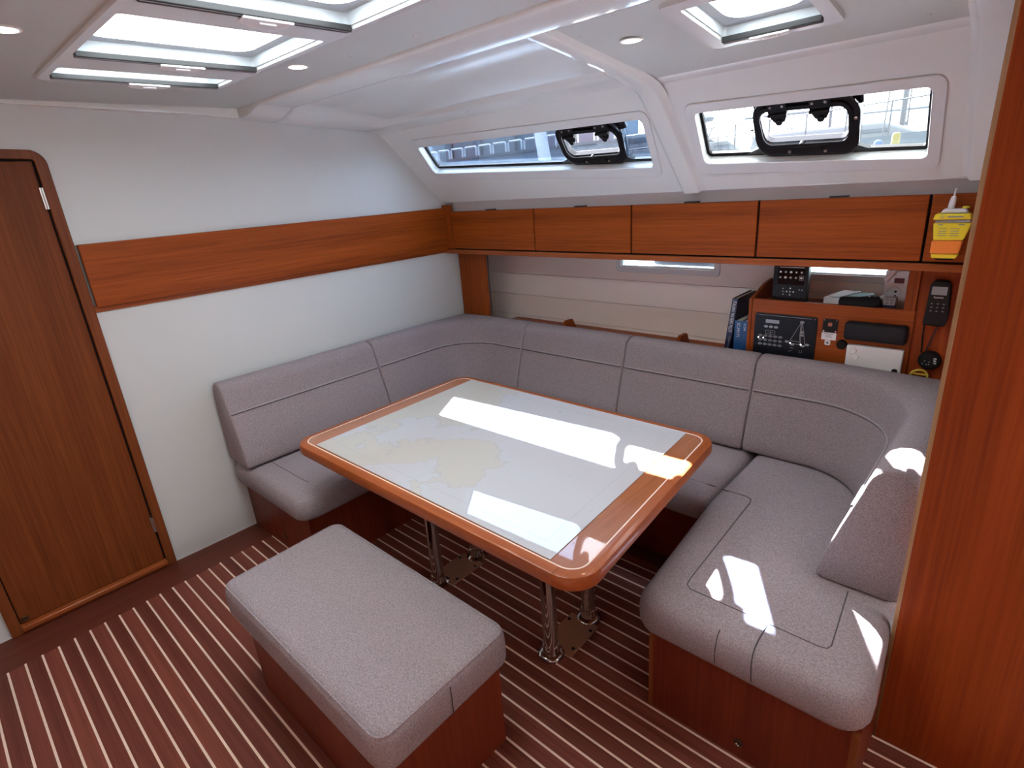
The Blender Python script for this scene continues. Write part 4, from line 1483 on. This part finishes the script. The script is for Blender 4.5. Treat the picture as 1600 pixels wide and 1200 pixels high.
for (x, z) in ((-0.740, 1.060), (-0.740, 1.046), (-0.753, 1.046), (-0.727, 1.046), (-0.740, 1.033), (-0.768, 1.058), (-0.768, 1.046), (-0.766, 1.034), (-0.705, 1.056), (-0.694, 1.055)):
    kz = plate('keypad_mark', x - 0.0024, x + 0.0024, z - 0.0022, z + 0.0022, yc_ - 0.0051, 0.0012, 'print_white' if abs(x + 0.74) < 0.02 else 'lcd_grey', cpx, 0.0006, 2)
# clutter on the tray
ppr = MB().prism([(-0.60, 2.52, TRAY), (-0.50, 2.49, TRAY), (-0.40, 2.58, TRAY), (-0.50, 2.64, TRAY)], (0, 0, 0.030))
lf = thing('leaflet_stack', (-0.55, 2.55, TRAY), 'stack of white and teal leaflets lying in the console tray', 'leaflets')
MB().prism([(-0.615, 2.50, TRAY), (-0.505, 2.48, TRAY), (-0.46, 2.60, TRAY), (-0.58, 2.63, TRAY)], (0, 0, 0.050)).build('leaflet', 'paper_white', lf)
MB().prism([(-0.575, 2.495, TRAY + 0.0502), (-0.49, 2.48, TRAY + 0.0502), (-0.455, 2.60, TRAY + 0.0502), (-0.545, 2.62, TRAY + 0.0502)], (0, 0, 0.006)).build('leaflet', 'paper_teal', lf)
MB().prism([(-0.597, 2.50, TRAY + 0.0564), (-0.545, 2.49, TRAY + 0.0564), (-0.51, 2.615, TRAY + 0.0564), (-0.57, 2.625, TRAY + 0.0564)], (0, 0, 0.003)).build('leaflet', 'paper_white', lf)
ph = thing('handheld_device', (-0.45, 2.52, TRAY), 'black rounded handheld device lying in the console tray', 'device')
mb = MB()
mb.lathe((-0.555, 2.478, TRAY + 0.040), (1, 0.0, 0.03), [(0.004, 0), (0.018, 0.004), (0.022, 0.014), (0.022, 0.07), (0.026, 0.095), (0.028, 0.115), (0.024, 0.135), (0.010, 0.146)], 18)
mb.build('body', 'black_matte', ph, smooth=50)
MB().lathe((-0.448, 2.478, TRAY + 0.060), (0, 0, 1), [(0.012, 0), (0.011, 0.008), (0.006, 0.010)], 14).build('knob', 'grey_plastic', ph, smooth=True)
tb2 = thing('key_tin', (-0.40, 2.53, TRAY), 'small dark box with grey patterned lid beside the power strip', 'box')
MB().prism([(-0.405 + a, 2.485 + b, TRAY) for a, b in ((-0.010, 0), (0.034, 0), (0.036, 0.04), (-0.014, 0.04))], (0, 0, 0.038)).build('body', 'book_navy', tb2, bevel=0.002)
MB().box(-0.421, -0.367, 2.484, 2.526, TRAY + 0.0382, TRAY + 0.066).build('lid', 'grey_plastic', tb2, bevel=0.002)
mb = MB()
for (x, z) in ((-0.410, 1.038), (-0.394, 1.039), (-0.379, 1.038), (-0.410, 1.027), (-0.394, 1.027), (-0.379, 1.027)):
    mb.ring([(x + 0.0055 * math.cos(q * math.pi / 5), 2.4838, z + 0.0042 * math.sin(q * math.pi / 5)) for q in range(10)], [(x + 0.0035 * math.cos(q * math.pi / 5), 2.4838, z + 0.0025 * math.sin(q * math.pi / 5)) for q in range(10)], (0, -0.0005, 0))
mb.build('lid_print', 'print_black', tb2)
ps = thing('power_strip', (-0.385, 2.58, TRAY), 'white upright power strip with red switch and round socket', 'power strip')
plate('body', -0.425, -0.345, TRAY, 1.135, 2.600, 0.03, 'white_plastic', ps, 0.006, bevel=0.002)
plate('rocker_switch', -0.394, -0.362, 1.088, 1.106, 2.570, 0.004, 'red_switch', ps, 0.002)
MB().lathe((-0.392, 2.570, 1.048), (0, -1, 0), [(0.026, 0), (0.026, 0.003), (0.022, 0.003), (0.021, 0.0005), (0.002, 0.0004)], 22).build('socket_ring', 'paper_white', ps, smooth=40)
for (x, z) in ((-0.385, 1.055), (-0.385, 1.037), (-0.405, 1.008), (-0.384, 1.008)):
    MB().lathe((x, 2.5695, z), (0, -1, 0), [(0.0045, 0), (0.0045, 0.0014), (0.001, 0.0014)], 10).build('socket_hole', 'print_black', ps)
MB().tube([(-0.422, 2.56, 1.098), (-0.408, 2.56, 1.118), (-0.392, 2.565, 1.142)], 0.0095, 10).build('plug', 'paper_white', ps, smooth=True)
# ---- books on the shelf
ZB = 0.718
bk = thing('book', (-0.96, 2.55, ZB), 'tall navy pilot book leaning left of the two blue manuals', 'book', 'books beside the console')
lean = 0.11


def lean_x(z):
    return (z - ZB) * lean


def hexa(mb, x0, x1, y0, y1, z0, z1, lx):
    a, b = lx(z0), lx(z1)
    return mb.add([(x0 + a, y0, z0), (x1 + a, y0, z0), (x1 + a, y1, z0), (x0 + a, y1, z0), (x0 + b, y0, z1), (x1 + b, y0, z1), (x1 + b, y1, z1), (x0 + b, y1, z1)],
                  [(0, 3, 2, 1), (4, 5, 6, 7), (0, 1, 5, 4), (1, 2, 6, 5), (2, 3, 7, 6), (3, 0, 4, 7)])


yb0, yb1 = 2.455, 2.665
hexa(MB(), -1.000, -0.9965, yb0, yb1, ZB, 1.006, lean_x).build('front_cover', 'book_navy', bk)
hexa(MB(), -0.9785, -0.975, yb0, yb1, ZB, 1.006, lean_x).build('back_cover', 'book_navy', bk)
hexa(MB(), -0.9965, -0.9785, yb0, yb0 + 0.004, ZB, 1.006, lean_x).build('spine', 'book_navy', bk)
hexa(MB(), -0.9963, -0.9787, yb0 + 0.0042, yb1 - 0.004, ZB + 0.003, 1.001, lean_x).build('pages', 'paper', bk)
text('title', 'ITALIAN WATERS PILOT', (-0.9875 + lean_x(0.995), yb0 - 0.0006, 0.995), 0.0205, 'print_white', bk, (-lean, 0, -1), (1, 0, -lean), sx=0.66)
mb = MB()
hexa(mb, -0.985, -0.983, yb0 - 0.0006, yb0, 0.76, 0.83, lean_x).build('print_line', 'print_grey', bk)
for (x0, x1, tx, lab, ts, zt_) in ((-0.9515, -0.9185, 'IC-M171', 'blue radio manual with white lettering, touching the tall navy book', 0.019, 0.898), (-0.9175, -0.8955, 'ICOM', 'blue manual pressed against the console side', 0.013, 0.897)):
    b_ = thing('manual', ((x0 + x1) / 2, 2.55, ZB), lab, 'book', 'books beside the console')
    MB().box(x0, x0 + 0.002, yb0, 2.62, ZB, 0.907).build('front_cover', 'manual_blue', b_)
    MB().box(x1 - 0.002, x1, yb0, 2.62, ZB, 0.907).build('back_cover', 'manual_blue', b_)
    MB().box(x0 + 0.002, x1 - 0.002, yb0, yb0 + 0.003, ZB, 0.907).build('spine', 'manual_blue', b_)
    MB().box(x0 + 0.002, x1 - 0.002, yb0 + 0.003, 2.617, ZB + 0.002, 0.903).build('pages', 'paper', b_)
    text('title', tx, ((x0 + x1) / 2, yb0 - 0.0006, zt_), ts, 'print_white', b_, (0, 0, -1), (1, 0, 0))
# ---- radio handset, speaker and strap on the end panel
YE = YN + 0.012
hs = thing('radio_handset', (-0.235, YE, 0.965), 'black radio handset with grey display hanging on the end panel', 'handset')
o = [(-0.268, 0.968), (-0.203, 0.966), (-0.198, 1.00), (-0.204, 1.110), (-0.212, 1.126), (-0.255, 1.128), (-0.264, 1.112), (-0.266, 1.02)]
MB().prism([(p[0], YE, p[1]) for p in o], (0, -0.034, 0)).build('body', 'black_plastic', hs, bevel=0.005)
plate('display', -0.257, -0.213, 1.079, 1.108, YE - 0.034, 0.0015, 'lcd_grey', hs, 0.002)
text('brand_print', 'Raymarine', (-0.2345, YE - 0.0346, 1.070), 0.0092, 'print_white', hs, (1, 0, 0), (0, 0, 1), 'CENTER', sx=0.72)
kk = plate('key', -0.2535, -0.2475, 1.0455, 1.0495, YE - 0.034, 0.0018, 'switch_grey', hs, 0.001, 2)
for r_ in range(3):
    for c_ in range(3):
        if r_ or c_:
            twin(kk, hs, (0.017 * c_, 0, -0.013 * r_))
MB().tube([(-0.263, YE - 0.012, 0.970), (-0.262, YE - 0.012, 0.92), (-0.258, YE - 0.010, 0.86)], 0.0028, 6).build('cord', 'black_matte', hs)
MB().tube([(-0.222, YE - 0.012, 0.970), (-0.234, YE - 0.012, 0.92), (-0.247, YE - 0.010, 0.86)], 0.0030, 6).build('cord', 'cord_dark', hs)
rs = thing('round_remote', (-0.229, YE, 0.80), 'round black remote control below the hanging handset', 'remote')
MB().lathe((-0.229, YE, 0.834), (0, -1, 0), [(0.034, 0), (0.036, 0.012), (0.033, 0.024), (0.024, 0.029), (0.01, 0.030)], 26).build('body', 'black_matte', rs, smooth=50)
text('brand_print', 'RAY', (-0.213, YE - 0.0305, 0.850), 0.013, 'print_white', rs, (0.06, 0, -1), (1, 0, 0.06))
kk = plate('key', -0.243, -0.240, 0.834, 0.837, YE - 0.0285, 0.002, 'lcd_light', rs, 0.0008, 2)
for d in ((-0.006, 0, -0.012), (0.006, 0, -0.013), (0.013, 0, -0.012), (0.014, 0, -0.003)):
    twin(kk, rs, d)
st = MB().tube([(-0.252 + 0.026 * math.cos(2 * math.pi * k / 20), YE - 0.022 + 0.004 * math.sin(4 * math.pi * k / 20), 0.772 + 0.024 * math.sin(2 * math.pi * k / 20)) for k in range(20)], 0.0042, 6, closed=True)
st.tube([(-0.272, YE - 0.022, 0.780), (-0.232, YE - 0.022, 0.780)], 0.0036, 6)
tag(st.build('yellow_strap', 'yellow_strap', None, smooth=True), 'yellow strap loop hanging below the round black remote', 'strap')
# ---- emergency beacon on the end board
eb = thing('emergency_beacon', (-0.23, YL, 1.225), 'yellow emergency beacon with orange band hanging at the locker end', 'beacon')
ye = YL - 0.045


def ering(pts, h0, h1, name, mat, bev=0.004):
    return MB().prism([(p[0], YL - h0, p[1]) for p in pts], (0, -(h1 - h0), 0)).build(name, mat, eb, bevel=bev)


ering([(-0.262, 1.224), (-0.196, 1.224), (-0.192, 1.238), (-0.264, 1.238)], 0.008, 0.048, 'foot', 'beacon_yellow')
ering([(-0.267, 1.239), (-0.192, 1.239), (-0.187, 1.280), (-0.267, 1.280)], 0.006, 0.051, 'orange_band', 'beacon_orange')
ering([(-0.264, 1.281), (-0.186, 1.281), (-0.172, 1.335), (-0.271, 1.335)], 0.008, 0.048, 'body', 'beacon_yellow')
ering([(-0.267, 1.336), (-0.177, 1.336), (-0.177, 1.344), (-0.267, 1.344)], 0.010, 0.046, 'seal', 'grey_plastic', 0.002)
ering([(-0.274, 1.345), (-0.174, 1.345), (-0.180, 1.363), (-0.269, 1.363)], 0.006, 0.052, 'collar', 'beacon_yellow')
ering([(-0.258, 1.364), (-0.186, 1.364), (-0.196, 1.378), (-0.250, 1.378)], 0.012, 0.044, 'dome', 'paper_white')
MB().cyl((-0.196, YL - 0.028, 1.3782), (0, 0, 1), 0.011, 0.009, 0.006, 14).build('cap', 'beacon_yellow', eb)
MB().lathe((-0.234, YL - 0.028, 1.378), (0.08, 0, 1), [(0.009, 0), (0.009, 0.02), (0.0065, 0.036), (0.003, 0.038), (0.0025, 0.06)], 12).build('antenna', 'paper_white', eb, smooth=40)
MB().box(-0.252, -0.205, YL - 0.03, YL - 0.001, 1.2165, 1.224).build('bracket', 'black_matte', eb)
mb = MB()
bar(mb, (-0.256, 1.357), (-0.244, 1.357), 0.0016, YL - 0.0525)
bar(mb, (-0.256, 1.352), (-0.244, 1.352), 0.0016, YL - 0.0525)
bar(mb, (-0.236, 1.3545), (-0.196, 1.3545), 0.004, YL - 0.0525)
bar(mb, (-0.258, 1.330), (-0.245, 1.330), 0.003, YL - 0.0485)
bar(mb, (-0.205, 1.330), (-0.190, 1.330), 0.003, YL - 0.0485)
for z in (1.318, 1.310, 1.303, 1.296):
    bar(mb, (-0.254, z), (-0.232, z), 0.0015, YL - 0.0485)
    bar(mb, (-0.224, z), (-0.200, z), 0.0015, YL - 0.0485)
tag(mb.build('print_line', 'print_grey', eb), kind='stuff')

# ================================================================== OUTSIDE THE WINDOWS
sea = MB().box(-160, 120, 3.2, 400, 0.30, 0.42)
tag(sea.build('sea', 'sea_water'), 'pale harbour water seen through the hull portlights', kind='structure')
hl = MB()
pts = []
N = 40
for i in range(N + 1):
    x = -170 + 260 * i / N
    z = 4 + 13.0 * math.exp(-((x + 45) / 20) ** 2) + 6 * math.exp(-((x + 95) / 30) ** 2) + 1.2 * math.sin(i * 1.7)
    pts.append((x, z))
vs, fs = [], []
for x, z in pts:
    vs += [(x, 240, 0.0), (x, 270, z), (x, 300, 0.0)]
for i in range(N):
    a, b = 3 * i, 3 * (i + 1)
    fs += [(a, b, b + 1, a + 1), (a + 1, b + 1, b + 2, a + 2)]
hl.add(vs, fs)
tag(hl.build('hills', 'ext_hill', None, smooth=180), 'hazy grey green hills beyond the marina', kind='structure')


def D(rx, s_, Y):
    return Vector((rx * Y, Y, 1.55 + s_ * Y))


def boat(name, label, xc, yc, L, beam, hz, cab, mat='ext_white', mast=None, group='boats moored outside'):
    t = thing(name, (xc, yc, 0.3), label, 'boat', group)
    # lofted hull, bow towards +x
    st_, n_ = 12, 7
    vs, fs = [], []
    for i in range(st_ + 1):
        u = i / st_
        half = beam / 2 * (1 - max(0, (u - 0.45) / 0.55) ** 2.2) * (0.86 + 0.14 * min(1, u / 0.3))
        half = max(half, 0.02)
        sheer = hz + 0.25 * (u ** 2)
        for k in range(n_):
            v = k / (n_ - 1)
            w_ = -1 + 2 * v
            zz_ = sheer - (sheer - 0.25) * (1 - abs(w_) ** 2.6)
            vs.append((xc - L / 2 + L * u + 0.35 * u * (zz_ - 0.3), yc + half * w_, zz_))
    for i in range(st_):
        for k in range(n_ - 1):
            fs.append((i * n_ + k, i * n_ + k + 1, (i + 1) * n_ + k + 1, (i + 1) * n_ + k))
        fs.append((i * n_, (i + 1) * n_, (i + 1) * n_ + n_ - 1, i * n_ + n_ - 1))
    fs.append(tuple(range(n_)))
    MB().add(vs, fs).build('hull', mat, t, smooth=40)
    for (u0, u1, z0, z1, wf_, win) in cab:
        x0, x1 = xc - L / 2 + L * u0, xc - L / 2 + L * u1
        b_ = beam * wf_ / 2
        mb = MB()
        mb.prism([(x0, yc - b_, z0), (x1 + 0.5, yc - b_, z0), (x1 - 0.35, yc - b_, z1), (x0 + 0.1, yc - b_, z1)], (0, 2 * b_, 0))
        mb.build('cabin', mat, t, bevel=0.04)
        for k in range(win):
            a = x0 + 0.25 + (x1 - x0 - 0.3) * k / win
            b2 = a + (x1 - x0 - 0.3) / win * 0.82
            zc_ = z0 + (z1 - z0) * 0.42
            MB().prism([(a, yc - b_ - 0.02, zc_), (b2, yc - b_ - 0.02, zc_), (b2 - 0.06, yc - b_ - 0.02, z1 - 0.12), (a, yc - b_ - 0.02, z1 - 0.12)], (0, 0.04, 0)).build('cabin_window', 'ext_glass', t)
    # guard rail
    for k in range(9):
        x = xc - L / 2 + L * (0.08 + 0.1 * k)
        u = 0.08 + 0.1 * k
        half = beam / 2 * (1 - max(0, (u - 0.45) / 0.55) ** 2.2) * 0.95
        z = hz + 0.25 * u * u
        MB().tube([(x, yc - half, z), (x, yc - half, z + 0.6)], 0.018, 6).build('stanchion', 'ext_mast', t)
    pr = []
    for k in range(17):
        u = 0.08 + 0.05 * k
        half = beam / 2 * (1 - max(0, (u - 0.45) / 0.55) ** 2.2) * 0.95
        pr.append((xc - L / 2 + L * u, yc - half, hz + 0.25 * u * u + 0.6))
    MB().tube(pr, 0.015, 6).build('guard_rail', 'ext_mast', t)
    if mast:
        xm_ = xc - L / 2 + L * 0.58
        MB().cyl((xm_, yc, hz), (0, 0, 1), 0.055, 0.04, mast, 12).build('mast', 'ext_mast', t)
        MB().cyl((xm_, yc, hz + 1.5), (-1, 0, 0.02), 0.07, 0.06, L * 0.38, 10).build('boom', 'ext_white', t)
        MB().tube([(xm_, yc, hz + mast), (xc + L / 2 + 0.2, yc, hz + 0.3)], 0.02, 5).build('forestay', 'ext_mast', t)
        MB().tube([(xm_, yc, hz + mast), (xc - L / 2, yc, hz + 0.1)], 0.015, 5).build('backstay', 'ext_mast', t)
        for sgn in (-1, 1):
            MB().tube([(xm_, yc, hz + mast * 0.95), (xm_ - 0.1, yc + sgn * beam / 2 * 0.9, hz)], 0.015, 5).build('shroud', 'ext_mast', t)
    return t


by = boat('motor_yacht', 'white motor yacht with a row of cabin windows, left in the second window', -9.6, 19.5, 9.5, 3.4, 1.72, [(0.12, 0.74, 1.75, 2.35, 0.72, 5), (0.30, 0.60, 2.36, 2.86, 0.6, 3)])
MB().lathe((-8.75, 19.0, 2.86), (0, 0, 1), [(0.05, 0), (0.05, 0.12), (0.26, 0.14), (0.30, 0.24), (0.24, 0.34), (0.08, 0.38)], 16).build('radar_dome', 'ext_white', by, smooth=40)
boat('sailing_yacht', 'white sailing yacht with bare mast, centre of the second window', -7.0, 24, 8.0, 2.8, 1.75, [(0.25, 0.62, 1.78, 2.2, 0.6, 3)], mast=11)
boat('sailing_yacht', 'white sailing yacht with high bow, right side of the second window', -3.2, 15.0, 7.5, 2.6, 1.85, [(0.2, 0.6, 1.88, 2.2, 0.6, 3)], mast=10)
boat('sailing_yacht', 'distant sailing yacht in front of the hills at the right window end', -4.6, 33, 10.0, 3.2, 1.95, [(0.25, 0.6, 2.0, 2.5, 0.6, 4)], mast=13)
for (c_, s0, s1, mt, lab, nm) in ((-0.199, -0.06, 0.026, 'ext_blue', 'blue mooring post outside the second window', 'mooring_post'), (-0.178, -0.06, 0.034, 'ext_yellow', 'yellow mooring post beside the blue post', 'mooring_post')):
    a = D(c_, 0, 12)
    p_ = MB()
    p_.lathe((a.x, 12, 0.35), (0, 0, 1), [(0.065, 0), (0.065, 1.10 + s1 * 12), (0.05, 1.14 + s1 * 12), (0.02, 1.15 + s1 * 12)], 14)
    tag(p_.build(nm, mt, None, smooth=40), lab, 'post', 'mooring posts')
# quay wall, building and railing behind the first window
q = thing('quay', (-16, 15, 0.3), 'rough grey quay wall with a pale railing outside the first window', 'quay')
MB().box(-30, -10.2, 15.0, 16.6, 0.3, 2.50).build('quay_wall', 'ext_stone', q)
MB().box(-30, -10.2, 14.95, 16.7, 2.50, 2.58).build('coping', 'ext_grey', q)
rs0 = None
for k in range(14):
    x = -19.6 + 0.72 * k
    mb = MB()
    mb.tube([(x, 15.1, 2.58), (x, 15.1, 2.86), (x + 0.05, 15.1, 2.9), (x + 0.55, 15.1, 2.9), (x + 0.6, 15.1, 2.86), (x + 0.6, 15.1, 2.58)], 0.034, 6)
    mb.build('railing_hoop', 'ext_cloth', q)
bd = thing('harbour_building', (-22, 26, 0.3), 'grey blue harbour building with vertical pipes behind the quay', 'building')
MB().box(-36, -20.0, 26, 34, 0.3, 9.0).build('wall', 'ext_building', bd)
for x in (-31.2, -28.6, -26.0, -23.2):
    MB().cyl((x, 25.9, 0.4), (0, 0, 1), 0.07, 0.07, 8.4, 8).build('drain_pipe', 'ext_grey', bd)
MB().box(-36.3, -19.8, 25.7, 34.3, 9.0, 9.3).build('roof_edge', 'ext_grey', bd)
sg = thing('hoarding', (-11.8, 15.8, 2.58), 'dull purple hoarding with a round white emblem seen in the first port', 'hoarding')
MB().box(-13.3, -10.3, 15.8, 15.95, 2.582, 3.02).build('board', 'ext_sign', sg)
MB().box(-12.20, -12.02, 15.7, 15.799, 2.582, 3.1).build('white_post', 'ext_white', sg)
cx, cz = -11.66, 2.80
mb = MB()
mb.ring([(cx + 0.17 * math.cos(k * math.pi / 12), 15.79, cz + 0.13 * math.sin(k * math.pi / 12)) for k in range(24)], [(cx + 0.145 * math.cos(k * math.pi / 12), 15.79, cz + 0.105 * math.sin(k * math.pi / 12)) for k in range(24)], (0, -0.02, 0))
mb.build('emblem_ring', 'ext_white', sg)
mb = MB()
for a, b in (((cx - 0.09, cz + 0.06), (cx - 0.05, cz - 0.06)), ((cx - 0.05, cz - 0.06), (cx - 0.01, cz + 0.06)), ((cx + 0.02, cz - 0.06), (cx + 0.02, cz + 0.06)), ((cx + 0.02, cz + 0.06), (cx + 0.055, cz - 0.02)), ((cx + 0.055, cz - 0.02), (cx + 0.09, cz + 0.06)), ((cx + 0.09, cz + 0.06), (cx + 0.09, cz - 0.06))):
    bar(mb, a, b, 0.02, 15.79, 0.02)
mb.build('emblem_letters', 'ext_white', sg)
ws = MB()
ws.tube([(-2.56, 3.33, 0.42), (-2.66, 3.33, 1.45), (-2.74, 3.34, 1.82), (-2.80, 3.36, 2.10)], 0.045, 12)
tag(ws.build('canvas_post', 'ext_cloth', None, smooth=True), 'white canvas covered post just outside the first window beside the port', 'post')
fd = thing('fender', (-1.41, 2.86, 0.42), 'added dark navy fender shading the slim portlight under the lockers', 'fender')  # added outside to darken the portlight and its reflection on the table
MB().lathe((-1.60, 2.90, 1.13), (1, 0, 0), [(0.02, 0), (0.07, 0.03), (0.085, 0.08), (0.085, 0.32), (0.07, 0.37), (0.02, 0.40)], 18).build('tube', 'ext_fender', fd, smooth=60)
for x in (-1.595, -1.205):
    MB().tube([(x, 2.90, 1.13), (x, 2.86, 1.38), (x, 2.80, 1.52)], 0.008, 6).build('lanyard', 'ext_cloth', fd)
